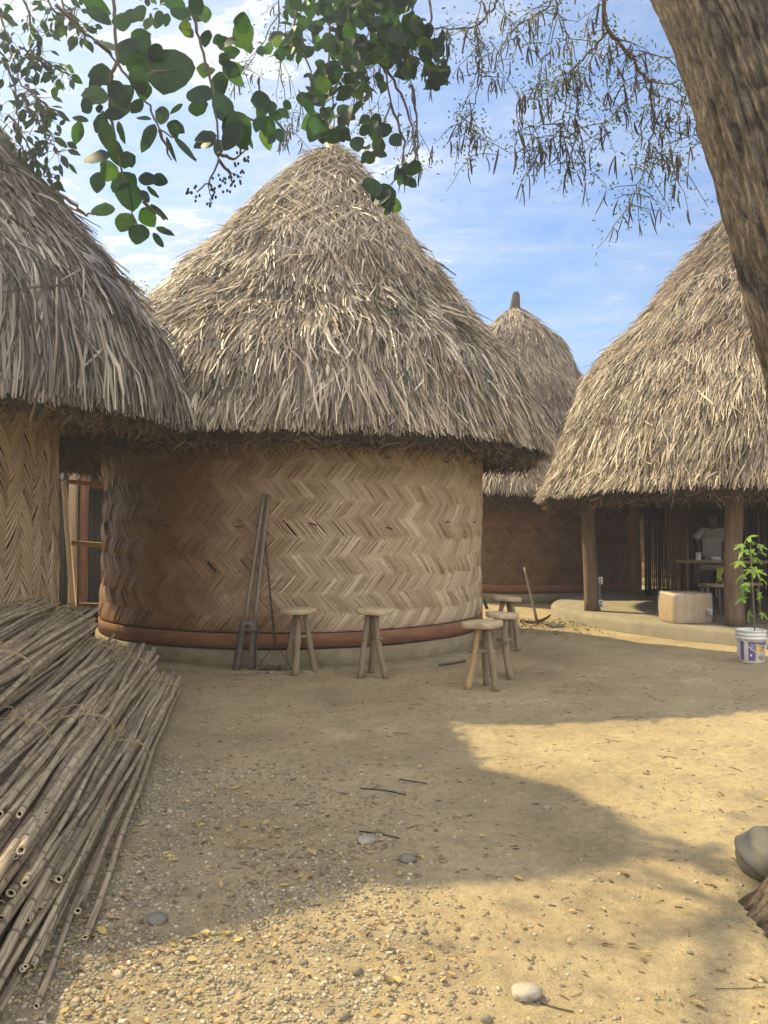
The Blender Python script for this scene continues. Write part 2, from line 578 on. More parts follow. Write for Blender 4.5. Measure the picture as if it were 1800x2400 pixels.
M['black'] = mat_noise('black plastic', [(.3, (.012, .012, .014)), (.7, (.03, .03, .032))], 20, 3, .5, .5, 0)
M['navy'] = mat_noise('navy cloth', [(.3, (.012, .016, .035)), (.7, (.025, .03, .06))], 12, 4, .9, .2, .2, .01)
M['skin'] = mat_noise('dark skin', [(.3, (.035, .021, .014)), (.7, (.06, .036, .024))], 20, 4, .5, .4, 0)
M['hair'] = mat_noise('black hair', [(.3, (.006, .006, .006)), (.7, (.015, .013, .012))], 90, 3, .8, .3, .4, .004)
M['shirt'] = mat_noise('white shirt', [(.3, (.30, .285, .27)), (.7, (.37, .355, .335))], 7, 4, .9, .2, .3, .02)
M['trousers'] = mat_noise('dark trousers', [(.3, (.03, .035, .05)), (.7, (.06, .065, .085))], 12, 4, .9, .2, .2, .01)
M['green_yellow'] = mat_noise('yellow green cloth', [(.3, (.36, .36, .05)), (.7, (.48, .46, .09))], 12, 4, .8, .3, .2, .01)
M['table_wood'] = mat_fibre('table wood', [(0, (.34, .25, .14)), (1, (.42, .31, .18))], (1.6, 40, 4), .7, .6, .3)


def mat_card():
    m, nt, b, out = new_mat('wrapped cardboard')
    n = obj_noise(nt, 3, 5, .6, (3, 3, .5))
    c = ramp(nt, n, [(.3, (.36, .245, .13)), (.7, (.46, .33, .19))])
    nt.links.new(c, b.inputs['Base Color'])
    b.inputs['Roughness'].default_value = .6
    b.inputs['Coat Weight'].default_value = .5
    b.inputs['Coat Roughness'].default_value = .12
    w = obj_noise(nt, 7, 5, .6, (1, 1, .3))
    bump(nt, b, w, .6, .04)
    nb = N(nt, 'ShaderNodeBump', Strength=.9, Distance=.06)
    nt.links.new(w, nb.inputs['Height'])
    nt.links.new(nb.outputs[0], b.inputs['Coat Normal'])
    return m


M['card'] = mat_card()


def mat_film():
    m, nt, b, out = new_mat('clear film')
    w = obj_noise(nt, 9, 5, .65, (1, 1, .6))
    gl = N(nt, 'ShaderNodeBsdfGlossy', Roughness=.15)
    gl.inputs[0].default_value = (.9, .9, .9, 1)
    df = N(nt, 'ShaderNodeBsdfDiffuse')
    df.inputs[0].default_value = (.75, .73, .7, 1)
    tr = N(nt, 'ShaderNodeBsdfTransparent')
    bp = N(nt, 'ShaderNodeBump', Strength=.8, Distance=.05)
    nt.links.new(w, bp.inputs['Height'])
    nt.links.new(bp.outputs[0], gl.inputs['Normal'])
    m1 = N(nt, 'ShaderNodeMixShader')
    m1.inputs[0].default_value = .5
    nt.links.new(gl.outputs[0], m1.inputs[1])
    nt.links.new(df.outputs[0], m1.inputs[2])
    m2 = N(nt, 'ShaderNodeMixShader')
    nt.links.new(ramp(nt, w, [(.45, (.04, .04, .04)), (.7, (.32, .32, .32))]), m2.inputs[0])
    nt.links.new(tr.outputs[0], m2.inputs[1])
    nt.links.new(m1.outputs[0], m2.inputs[2])
    nt.links.new(m2.outputs[0], out.inputs[0])
    return m


M['film'] = mat_film()


def mat_sand():
    m, nt, b, out = new_mat('sandy ground')
    n1 = obj_noise(nt, .8, 5, .6)
    n2 = obj_noise(nt, 18, 6, .7)
    n3 = obj_noise(nt, 140, 4, .7)
    c = ramp(nt, n1, [(.3, (.285, .217, .120)), (.5, (.385, .296, .166)), (.7, (.46, .358, .204))])
    n4 = obj_noise(nt, 2.7, 6, .7)
    c = mixc(nt, ramp(nt, n4, [(.45, (0, 0, 0)), (.62, (.7, .7, .7))]), c, mixc(nt, 1.0, c, (.80, .82, .86), 'MULTIPLY'))
    c = mixc(nt, 1.0, c, ramp(nt, n2, [(.3, (.74, .74, .74)), (.65, (1.1, 1.1, 1.1))]), 'MULTIPLY')
    c = mixc(nt, 1.0, c, ramp(nt, n3, [(.3, (.72, .72, .72)), (.7, (1.2, 1.2, 1.2))]), 'MULTIPLY')
    # grit: small dark and pale grains
    vo = N(nt, 'ShaderNodeTexVoronoi', Scale=95.0)
    tc = N(nt, 'ShaderNodeTexCoord')
    nt.links.new(tc.outputs['Object'], vo.inputs['Vector'])
    gr = ramp(nt, vo.outputs['Distance'], [(.18, (1, 1, 1)), (.3, (0, 0, 0))])
    sel = ramp(nt, n2, [(.5, (0, 0, 0)), (.62, (.8, .8, .8))])
    c = mixc(nt, mathn(nt, 'MULTIPLY', gr, sel), c, mixc(nt, .75, c, vo.outputs['Color'], 'MULTIPLY'))
    # greyer gravelly soil towards the pile of canes
    sx = N(nt, 'ShaderNodeSeparateXYZ')
    nt.links.new(tc.outputs['Object'], sx.inputs[0])
    k = mathn(nt, 'ADD', mathn(nt, 'MULTIPLY', sx.outputs[0], -.9), mathn(nt, 'MULTIPLY', sx.outputs[1], -.28))
    k = mathn(nt, 'ADD', k, mathn(nt, 'MULTIPLY', n1, 1.2))
    gk = ramp(nt, k, [(0, (0, 0, 0)), (.6, (.7, .7, .7))])
    c = mixc(nt, gk, c, mixc(nt, 1.0, c, (.80, .82, .92), 'MULTIPLY'))
    nt.links.new(c, b.inputs['Base Color'])
    b.inputs['Roughness'].default_value = .92
    b.inputs['Specular IOR Level'].default_value = .15
    h = mathn(nt, 'ADD', mathn(nt, 'MULTIPLY', n2, 1.0), mathn(nt, 'MULTIPLY', n3, .35))
    bump(nt, b, h, .8, .025)
    return m


M['sand'] = mat_sand()

# ------------------------------------------------------------------ sun and sky
SAZ, SEL = math.radians(-57), math.radians(47)
SUN = np.array([math.sin(SAZ) * math.cos(SEL), math.cos(SAZ) * math.cos(SEL), math.sin(SEL)])
ld = bpy.data.lights.new('sun', 'SUN')
ld.energy = 4.2
ld.angle = math.radians(.55)
ld.color = (1.0, .85, .50)
lo = bpy.data.objects.new('sun', ld)
COL.objects.link(lo)
lo.location = (-20, 10, 30)
lo.rotation_euler = Vector(-SUN).to_track_quat('-Z', 'Y').to_euler()

w = bpy.data.worlds.new('World')
sc.world = w
w.use_nodes = True
nt = w.node_tree
nt.nodes.clear()
wo = nt.nodes.new('ShaderNodeOutputWorld')
bg = nt.nodes.new('ShaderNodeBackground')
nt.links.new(bg.outputs[0], wo.inputs[0])
sky = nt.nodes.new('ShaderNodeTexSky')
sky.sky_type = 'NISHITA'
sky.sun_disc = False
sky.sun_elevation = SEL
sky.sun_rotation = SAZ % (2 * PI)
sky.air_density = 1.0
sky.dust_density = .6
sky.ozone_density = 2.0
bg.inputs['Strength'].default_value = .15
tc = nt.nodes.new('ShaderNodeTexCoord')
sx = nt.nodes.new('ShaderNodeSeparateXYZ')
nt.links.new(tc.outputs['Generated'], sx.inputs[0])
den = mathn(nt, 'ADD', sx.outputs[2], .22)
cx = mathn(nt, 'DIVIDE', sx.outputs[0], den)
cy = mathn(nt, 'DIVIDE', sx.outputs[1], den)
cb = nt.nodes.new('ShaderNodeCombineXYZ')
nt.links.new(mathn(nt, 'ADD', mathn(nt, 'MULTIPLY', cx, 1.0), mathn(nt, 'MULTIPLY', cy, .25)), cb.inputs[0])
nt.links.new(mathn(nt, 'MULTIPLY', cy, 1.9), cb.inputs[1])
n1 = N(nt, 'ShaderNodeTexNoise', Scale=2.2, Detail=9.0, Roughness=.62, Distortion=.5)
nt.links.new(cb.outputs[0], n1.inputs['Vector'])
n2 = N(nt, 'ShaderNodeTexNoise', Scale=11.0, Detail=6.0, Roughness=.6, Distortion=.9)
nt.links.new(cb.outputs[0], n2.inputs['Vector'])
n3 = N(nt, 'ShaderNodeTexNoise', Scale=.9, Detail=3.0, Roughness=.5)
nt.links.new(cb.outputs[0], n3.inputs['Vector'])
s = mathn(nt, 'ADD', mathn(nt, 'MULTIPLY', n1.outputs[0], .8), mathn(nt, 'MULTIPLY', n2.outputs[0], .45))
s = mathn(nt, 'ADD', s, mathn(nt, 'MULTIPLY', n3.outputs[0], .35))
# denser cirrus high on the left
gd = nrm(ray(430, 470))
dp = nt.nodes.new('ShaderNodeVectorMath')
dp.operation = 'DOT_PRODUCT'
nt.links.new(tc.outputs['Generated'], dp.inputs[0])
dp.inputs[1].default_value = tuple(gd)
gl = ramp(nt, dp.outputs['Value'], [(.84, (0, 0, 0)), (.95, (.08, .08, .08)), (1.0, (.17, .17, .17))])
s = mathn(nt, 'ADD', s, gl)
cf = ramp(nt, s, [(.63, (0, 0, 0)), (.86, (.30, .30, .30)), (1.0, (.60, .60, .60)), (1.22, (1, 1, 1))])
skyb = mixc(nt, 1.0, sky.outputs[0], (.43, .55, .67), 'MULTIPLY')
# brighter unseen cloud added behind the viewer as fill light
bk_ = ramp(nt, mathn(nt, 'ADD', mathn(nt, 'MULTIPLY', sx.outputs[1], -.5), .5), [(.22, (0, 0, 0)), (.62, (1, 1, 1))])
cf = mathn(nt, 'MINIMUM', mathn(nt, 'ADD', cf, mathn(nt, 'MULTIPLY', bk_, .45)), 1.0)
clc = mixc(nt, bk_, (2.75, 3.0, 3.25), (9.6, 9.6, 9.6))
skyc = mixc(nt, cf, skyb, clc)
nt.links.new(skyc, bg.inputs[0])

sc.view_settings.view_transform = 'Standard'
sc.view_settings.look = 'None'
sc.view_settings.exposure = 1.05
sc.view_settings.gamma = 1.0
sc.cycles.use_denoising = True
sc.cycles.max_bounces = 8

# ------------------------------------------------------------------ ground
def gheight(x, y):
    z = .03 * (fbm(x * .5, y * .5, 1, 3) - .47) + .016 * (fbm(x * 2.2, y * 2.2, 5, 4) - .47)
    near = np.exp(-((y - 4) / 5) ** 2 - (x / 5) ** 2)
    z = z + near * .012 * (fbm(x * 9, y * 9, 9, 3) - .45)
    rd = np.random.default_rng(91)
    for _ in range(70):
        fx_, fy_, fa_, fs_ = rd.uniform(-1.5, 4), rd.uniform(2.2, 9), rd.uniform(0, PI), rd.uniform(.05, .11)
        u = (x - fx_) * math.cos(fa_) + (y - fy_) * math.sin(fa_)
        w = -(x - fx_) * math.sin(fa_) + (y - fy_) * math.cos(fa_)
        q = (u / (fs_ * 1.8)) ** 2 + (w / fs_) ** 2
        z = z - .011 * np.exp(-q ** 1.5) + .006 * np.exp(-(q - 1.6) ** 2 * 2)
    # raked ripples on the right
    d = np.hypot(x - .2, y - 7.2) * 1.0 + .25 * vn(x * 1.5, y * 1.5, 21)
    mask = np.clip((x - .9) * 1.6, 0, 1) * np.clip((6.3 - y) * 1.2, 0, 1) * np.clip((y - 3.6) * 1.5, 0, 1) * np.clip(vn(x * 1.1, y * 1.4, 30) * 2.2 - .5, 0, 1)
    z = z + .006 * mask * np.sin(d * 62)
    return z


xs = np.concatenate([[-400, -150, -70, -35, -20, -14, -10, -8, -6, -5, -4.4, -4], np.arange(-3.6, 5.4, .035), [5.8, 6.3, 7, 8, 10, 14, 20, 35, 70, 150, 400]])
ys = np.concatenate([[-120, -40, -15, -5, -2, 0, 1, 1.5], np.arange(1.8, 11.6, .04), [12, 12.6, 13.4, 14.5, 16, 18, 21, 26, 34, 50, 90, 180, 420]])
X, Y = np.meshgrid(xs, ys)
Z = gheight(X, Y)
far = np.clip((np.hypot(X, Y - 8) - 20) / 40, 0, 1)
Z = Z * (1 - far)
nx, ny = len(xs), len(ys)
i = np.arange(ny - 1)[:, None] * nx
j = np.arange(nx - 1)[None]
mb = MB()
mb.add(np.stack([X, Y, Z], -1).reshape(-1, 3), np.stack([i + j, i + j + 1, i + nx + j + 1, i + nx + j], -1).reshape(-1, 4))
tag(mb.build('ground', M['sand'], None, True), 'bare sandy yard ground between the thatched huts', None, None, 'structure')


# scatter helpers
def scatter_pebbles():
    mb = MB()
    n = 190000
    x = R.uniform(-2.3, 1.9, n)
    y = 1.9 + 5.2 * R.random(n) ** 1.5
    # gravel lies left and near; thins out to the right
    dens = np.clip(1.0 - (x + .55 + .10 * (y - 2)) * .95, .04, 1) * np.clip(1.25 - (y - 3.0) * .45, .03, 1)
    dens *= .1 + 1.5 * np.clip(fbm(x * 1.9, y * 1.9, 40, 3) * 2.2 - .6, 0, 1)
    keep = R.random(n) < dens
    x, y = x[keep], y[keep]
    m = len(x)
    ico = np.array([[0, 0, 1], [.894, 0, .447], [.276, .851, .447], [-.724, .526, .447], [-.724, -.526, .447], [.276, -.851, .447],
                    [.724, .526, -.447], [-.276, .851, -.447], [-.894, 0, -.447], [-.276, -.851, -.447], [.724, -.526, -.447], [0, 0, -1]])
    fc = np.array([[0, 1, 2], [0, 2, 3], [0, 3, 4], [0, 4, 5], [0, 5, 1], [1, 6, 2], [2, 7, 3], [3, 8, 4], [4, 9, 5], [5, 10, 1],
                   [6, 7, 2], [7, 8, 3], [8, 9, 4], [9, 10, 5], [10, 6, 1], [11, 7, 6], [11, 8, 7], [11, 9, 8], [11, 10, 9], [11, 6, 10]])
    s = .0028 + .0085 * R.random(m) ** 3.2 + (R.random(m) < .006) * R.uniform(.004, .016, m)
    a = R.uniform(0, 2 * PI, m)
    sc3 = np.stack([s * R.uniform(.8, 1.6, m), s * R.uniform(.7, 1.1, m), s * R.uniform(.4, .8, m)], 1)
    v = ico[None] * (1 + R.uniform(-.18, .18, (m, 12, 1))) * sc3[:, None]
    ca, sa = np.cos(a)[:, None], np.sin(a)[:, None]
    vx = v[..., 0] * ca - v[..., 1] * sa + x[:, None]
    vy = v[..., 0] * sa + v[..., 1] * ca + y[:, None]
    vz = v[..., 2] + (gheight(x, y) + sc3[:, 2] * .35)[:, None]
    mb.add(np.stack([vx, vy, vz], -1).reshape(-1, 3), (fc[None] + 12 * np.arange(m)[:, None, None]).reshape(-1, 3))
    tag(mb.build('gravel', M['gravel'], None, True), 'loose gravel and pebbles strewn beside the cane pile', 'gravel', None, 'stuff')


scatter_pebbles()

# leaf templates: rows across the blade (t, half-width, rise of margin)
def leaf_template(rows):
    V, Fq, Ft = [], [], []
    V.append((0, 0, 0))
    for t, hw, up in rows:
        V += [(t, -hw, up), (t, 0, -up * .3), (t, hw, up)]
    V.append((1, 0, 0))
    k = len(rows)
    Ft += [(0, 2, 1), (0, 3, 2)]
    for r in range(k - 1):
        a = 1 + 3 * r
        Fq += [(a, a + 1, a + 4, a + 3), (a + 1, a + 2, a + 5, a + 4)]
    a = 1 + 3 * (k - 1)
    e = len(V) - 1
    Ft += [(a, a + 1, e), (a + 1, a + 2, e)]
    return np.array(V, float), np.array(Fq), np.array(Ft)


LEAF_ROUND = leaf_template([(.06, .2, .01), (.18, .37, .03), (.36, .49, .05), (.55, .48, .05), (.74, .37, .03), (.9, .19, .01)])
LEAF_OVAL = leaf_template([(.12, .2, .02), (.35, .36, .04), (.62, .32, .04), (.85, .15, .02)])
LEAF_LIT = leaf_template([(.2, .3, .10), (.5, .42, .16), (.8, .25, .08)])


def leaves(mb, pos, ax, nor, ln, wd, tpl, curl=0.0):
    pos, ax, nor = np.asarray(pos, float), nrm(np.asarray(ax, float)), np.asarray(nor, float)
    side = nrm(np.cross(nor, ax))
    nor = np.cross(ax, side)
    V, Fq, Ft = tpl
    n = len(pos)
    jit = 1 + np.random.default_rng(n).normal(0, .055, (n, len(V)))
    ln = np.broadcast_to(ln, (n,))
    wd = np.broadcast_to(wd, (n,))
    cz = np.broadcast_to(curl, (n,))
    t = V[None, :, 0]
    v = pos[:, None] + ax[:, None] * (t * ln[:, None])[..., None] + side[:, None] * (V[None, :, 1] * jit * wd[:, None])[..., None] \
        + nor[:, None] * ((V[None, :, 2] * wd[:, None]) - cz[:, None] * ln[:, None] * t ** 2)[..., None]
    o = len(V) * np.arange(n)[:, None, None]
    mb.add(v.reshape(-1, 3), [(Fq[None] + o).reshape(-1, 4), (Ft[None] + o).reshape(-1, 3)])
    return mb


def scatter_litter():
    mb = MB()
    n = 9000
    x = R.uniform(-2.2, 2.2, n)
    y = 1.9 + 5.5 * R.random(n) ** 1.8
    dens = np.clip(1.0 - (x + .6) * .75, .05, 1) * np.clip(1.15 - (y - 3.0) * .40, .02, 1)
    dens = np.maximum(dens, .25 * np.exp(-((x - 1.2) / .5) ** 2 - ((y - 2.7) / .6) ** 2))
    dens *= .3 + 1.1 * vn(x * 2.1, y * 2.1, 44)
    k = R.random(n) < dens * .8
    x, y = x[k], y[k]
    n = len(x)
    a = R.uniform(0, 2 * PI, n)
    tilt = R.uniform(-.25, .25, n)
    ax = np.stack([np.cos(a), np.sin(a), tilt], 1)
    no = np.stack([R.normal(0, .25, n), R.normal(0, .25, n), np.ones(n)], 1)
    ln = R.uniform(.014, .040, n) * (1 + (R.random(n) < .06) * .5)
    z = gheight(x, y) + .010
    leaves(mb, np.stack([x, y, z], 1), ax, no, ln, ln * R.uniform(.4, .8, n), LEAF_LIT, R.uniform(-.3, .25, n))
    tag(mb.build('leaf_litter', M['litter'], None, False), 'dry yellow and brown fallen leaves scattered over the gravel', 'leaf litter', None, 'stuff')
    # twigs and dark bits over the whole yard
    mb = MB()
    for _ in range(900):
        x = R.uniform(-2, 4.2)
        y = 2 + 6.8 * R.random()
        L = R.uniform(.012, .045) * (1 + 3.0 * (R.random() < .04))
        a = R.normal(0, .7) + (PI if R.random() < .5 else 0)
        c = R.normal(0, .18)
        t = np.linspace(-.5, .5, 4)
        xx = x + L * t * math.cos(a) - L * c * (t * t) * math.sin(a)
        yy = y + L * t * math.sin(a) + L * c * (t * t) * math.cos(a)
        tube(mb, np.stack([xx, yy, gheight(xx, yy) + .004], 1), R.uniform(.0010, .0024), 4)
    n = 2600
    x = R.uniform(-2, 4.6, n)
    y = 2 + 7.5 * R.random(n)
    a = R.uniform(0, 2 * PI, n)
    leaves(mb, np.stack([x, y, gheight(x, y) + .007], 1), np.stack([np.cos(a), np.sin(a), 0 * a], 1), np.stack([R.normal(0, .3, n), R.normal(0, .3, n), np.ones(n)], 1),
           R.uniform(.006, .026, n), R.uniform(.003, .010, n), LEAF_LIT, R.uniform(-.3, .3, n))
    tag(mb.build('twig_litter', M['debris'], None), 'small dark twigs and bark bits on the sandy yard', 'twig litter', None, 'stuff')


scatter_litter()


# ------------------------------------------------------------------ huts
class Roof:
    def __init__(s, C, prof, off=lambda z: (0 * z, 0 * z), rm=None, seed=1):
        s.C, s.off, s.seed = np.asarray(C, float), off, seed
        p = np.asarray(prof, float)
        s.L = np.concatenate([[0], np.cumsum(np.linalg.norm(np.diff(p, axis=0), axis=1))])
        s.p, s.T = p, s.L[-1]
        s.rm = rm or (lambda ph: np.ones_like(ph))
        s.tilt = (0.0, 0.0, 0.0)

    def S(s, l, ph, lift=0.0):
        """surface point l metres up from the eave, azimuth ph (0 faces the camera)"""
        l = np.asarray(l, float)
        lc = np.clip(l, 0, s.T)
        r = np.interp(lc, s.L, s.p[:, 0])
        z = np.interp(lc, s.L, s.p[:, 1])
        # beyond the eave, go on straight
        ov = np.minimum(l, 0)
        d0 = (s.p[1] - s.p[0]) / s.L[1]
        d0 = nrm(np.array([-abs(d0[0]) - .35, .9]))
        r = r + ov * d0[0] * .8
        z = z + ov * d0[1]
        e = .02
        dr = (np.interp(np.clip(lc + e, 0, s.T), s.L, s.p[:, 0]) - np.interp(np.clip(lc - e, 0, s.T), s.L, s.p[:, 0]))
        dz = (np.interp(np.clip(lc + e, 0, s.T), s.L, s.p[:, 1]) - np.interp(np.clip(lc - e, 0, s.T), s.L, s.p[:, 1]))
        q = np.hypot(dr, dz) + 1e-9
        nr, nz = dz / q, -dr / q
        wob = .17 * (vn(ph * 2.5 + 40, l * .7, s.seed) - .5) * np.clip(r, 0, 1)
        r = r + nr * (lift + wob)
        z = z + nz * (lift + wob)
        ox, oy = s.off(z)
        k = s.rm(ph)
        z = z + s.tilt[2] + s.tilt[0] * r * k * np.sin(ph) - s.tilt[1] * r * k * np.cos(ph)
        return np.stack([s.C[0] + ox + r * k * np.sin(ph), s.C[1] + oy - r * k * np.cos(ph), z], -1)


def thatch(root, rf, mat, n, wr, lr, clump=.35, name='thatch', rows=26, seed=0, face=None, front=.8, lift=(.01, .05), flare=(.02, .12), short=0.0, netf=None):
    rg = np.random.default_rng(seed + 11)
    # shell
    a = np.linspace(0, 2 * PI, 97)[:-1]
    ls = np.linspace(0.0, rf.T, 30)
    A, Lm = np.meshgrid(a, ls)
    v = rf.S(Lm, A, -.02)
    mb = MB()
    w = 96
    i = np.arange(29)[:, None] * w
    j = np.arange(w)[None]
    j2 = (j + 1) % w
    mb.add(v.reshape(-1, 3), np.stack([i + j, i + j2, i + w + j2, i + w + j], -1).reshape(-1, 4))
    shell = mb.build(name, M['thatch_dark'], root, True)
    # strips of palm leaf
    lg = np.linspace(0, rf.T, 400)
    dens = np.interp(lg, rf.L, rf.p[:, 0]) + .12
    cdf = np.cumsum(dens)
    cdf /= cdf[-1]
    l = np.interp(rg.random(n), cdf, lg)
    course = rf.T / rows
    l = (np.floor(l / course) + rg.beta(1.6, 1.6, n) * .9) * course
    if face is None:
        face = math.atan2(-rf.C[0], rf.C[1])
        face = math.atan2(0 - rf.C[0], rf.C[1])
    ph = face + np.where(rg.random(n) < front, rg.uniform(-1.75, 1.75, n), rg.uniform(1.6, 2 * PI - 1.6, n))
    # tufts: neighbouring strips share lean and lift
    r_at = np.interp(l, rf.L, rf.p[:, 0])
    cu = (vn(ph * 9, l * 2.2, seed + 3) - .5) * 2
    cl = vn(ph * 11, l * 3.1, seed + 5)
    bigc = (vn(ph * 3, l * 1.1, seed + 8) - .5) * 2
    ang = clump * cu + clump * .6 * bigc + rg.normal(0, .13, n) + (rg.random(n) < .04) * rg.normal(0, .5, n)
    L = rg.uniform(*lr, n) * (.8 + .4 * cl)
    W = rg.uniform(*wr, n) * (.55 + .9 * rg.random(n))
    upper = np.clip((l / rf.T - .25) / .4, 0, 1)
    L = L * (1 - short * upper)
    l = np.maximum(l + L * .35, L - rg.uniform(-.02, .13, n))     # tips end near the trimmed eave
    K = 4
    ss = np.linspace(0, 1, K)
    base_lift = rg.uniform(*lift, n) + .07 * cl
    fl = rg.uniform(*flare, n) * (.4 + 1.0 * cl) + (rg.random(n) < .03) * .12
    if netf is not None:
        und = np.clip((l - netf(ph)) / .9 + .5, 0, 1)
        fl = fl * (1 - .2 * und)
    lat = np.sin(ang)
    dn = np.cos(ang)
    rr = np.maximum(r_at, .15)
    pts = []
    bend = rg.normal(0, .085, n)
    for s_ in ss:
        ll = l - L * s_ * dn
        pp = ph + (L * s_ * lat + bend * L * s_ * s_) / np.maximum(np.interp(np.clip(ll, 0, rf.T), rf.L, rf.p[:, 0]), .25)
        pts.append(rf.S(ll, pp, base_lift + fl * s_ ** 1.3 - .03 * (s_ > .9)))
    pts = np.stack(pts, 1)                    # n,K,3
    t = nrm(np.gradient(pts, axis=1))
    nout = rf.S(l, ph, .1) - rf.S(l, ph, 0)
    side = nrm(np.cross(t, nrm(nout)[:, None]))
    up = np.cross(side, t)
    tw = rg.normal(0, .5, n)[:, None] + rg.normal(0, .35, n)[:, None] * ss[None]
    side = side * np.cos(tw)[..., None] + up * np.sin(tw)[..., None]
    wp = np.array([.8, 1.0, .9, .5])[None] * W[:, None] / 2
    va = pts - side * wp[..., None]
    vb = pts + side * wp[..., None]
    v = np.stack([va, vb], 2)                 # n,K,2,3
    fib = np.zeros(v.shape)
    fib[..., 0] = (ss[None] * L[:, None])[..., None]
    fib[:, :, 0, 1] = -wp
    fib[:, :, 1, 1] = wp
    fib[..., 2] = rg.random(n)[:, None, None]
    o = (np.arange(n) * K * 2)[:, None]
    k = np.arange(K - 1)[None] * 2
    f = np.stack([o + k, o + k + 1, o + k + 3, o + k + 2], -1).reshape(-1, 4)
    mb = MB()
    mb.add(v.reshape(-1, 3), f, fib.reshape(-1, 3))
    st = mb.build('palm_leaf', mat, shell)
    return shell


def eave(shell, rf, r_in, z_in, lip=.22, drop=.16, n=3500, seed=0, frac=1.0):
    """thick trimmed underside of the thatch"""
    rg = np.random.default_rng(seed + 77)
    a = np.linspace(0, 2 * PI, 97)[:-1]
    r0, z0 = rf.p[0]
    prof = [(r0 - .02, z0 - .02), (r0 - .06, z0 - drop * .8), (r0 - lip, z0 - drop), (r_in + .1, z_in), (r_in - .12, z_in + .15)]
    mb = MB()
    rings = []
    for r, z in prof:
        wob = .03 * (vn(a * 6, np.full(96, r * 3), seed) - .5)
        k = rf.rm(a)
        rings.append(np.stack([rf.C[0] + r * k * np.sin(a), rf.C[1] - r * k * np.cos(a), z + wob + rf.tilt[2] + rf.tilt[0] * r * np.sin(a) - rf.tilt[1] * r * np.cos(a)], 1))
    v = np.stack(rings)
    i = np.arange(len(prof) - 1)[:, None] * 96
    j = np.arange(96)[None]
    j2 = (j + 1) % 96
    mb.add(v.reshape(-1, 3), np.stack([i + j, i + j2, i + 96 + j2, i + 96 + j], -1).reshape(-1, 4)[:, ::-1])
    e = mb.build('eave_fringe', M['thatch_dark'], shell, True)
    mb = MB()
    ph = rg.uniform(0, 2 * PI, n)
    u = rg.random(n)
    P0 = np.array(prof)
    q = u * 2.6
    qi = np.clip(q.astype(int), 0, 2)
    ft = (q - qi)[:, None]
    rz = P0[qi] * (1 - ft) + P0[qi + 1] * ft
    k = rf.rm(ph)
    c = np.stack([rf.C[0] + rz[:, 0] * k * np.sin(ph), rf.C[1] - rz[:, 0] * k * np.cos(ph), rz[:, 1] - .01 + rf.tilt[2] + rz[:, 0] * (rf.tilt[0] * np.sin(ph) - rf.tilt[1] * np.cos(ph))], 1)
    din = np.stack([-np.sin(ph), np.cos(ph), -.25 + 0 * ph], 1)
    lat = np.stack([np.cos(ph), np.sin(ph), 0 * ph], 1)
    d = nrm(din * rg.uniform(-.3, 1, n)[:, None] + lat * rg.normal(0, .5, n)[:, None] + np.array([0, 0, -1.0]) * rg.uniform(.0, .5, n)[:, None])
    L = rg.uniform(.06, .2, n)
    W = rg.uniform(.008, .025, n)
    s_ = nrm(np.cross(d, np.stack([rg.normal(0, 1, n), rg.normal(0, 1, n), rg.normal(0, 1, n)], 1)))
    v = np.stack([c - s_ * W[:, None] / 2, c + s_ * W[:, None] / 2, c + d * L[:, None] + s_ * W[:, None] / 4, c + d * L[:, None] - s_ * W[:, None] / 4], 1)
    fib = np.zeros(v.shape)
    fib[:, 2:, 0] = L[:, None]
    fib[:, (1, 2), 1] = W[:, None]
    mb.add(v.reshape(-1, 3), np.arange(4 * n).reshape(-1, 4), fib.reshape(-1, 3))
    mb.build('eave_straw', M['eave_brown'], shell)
    return e


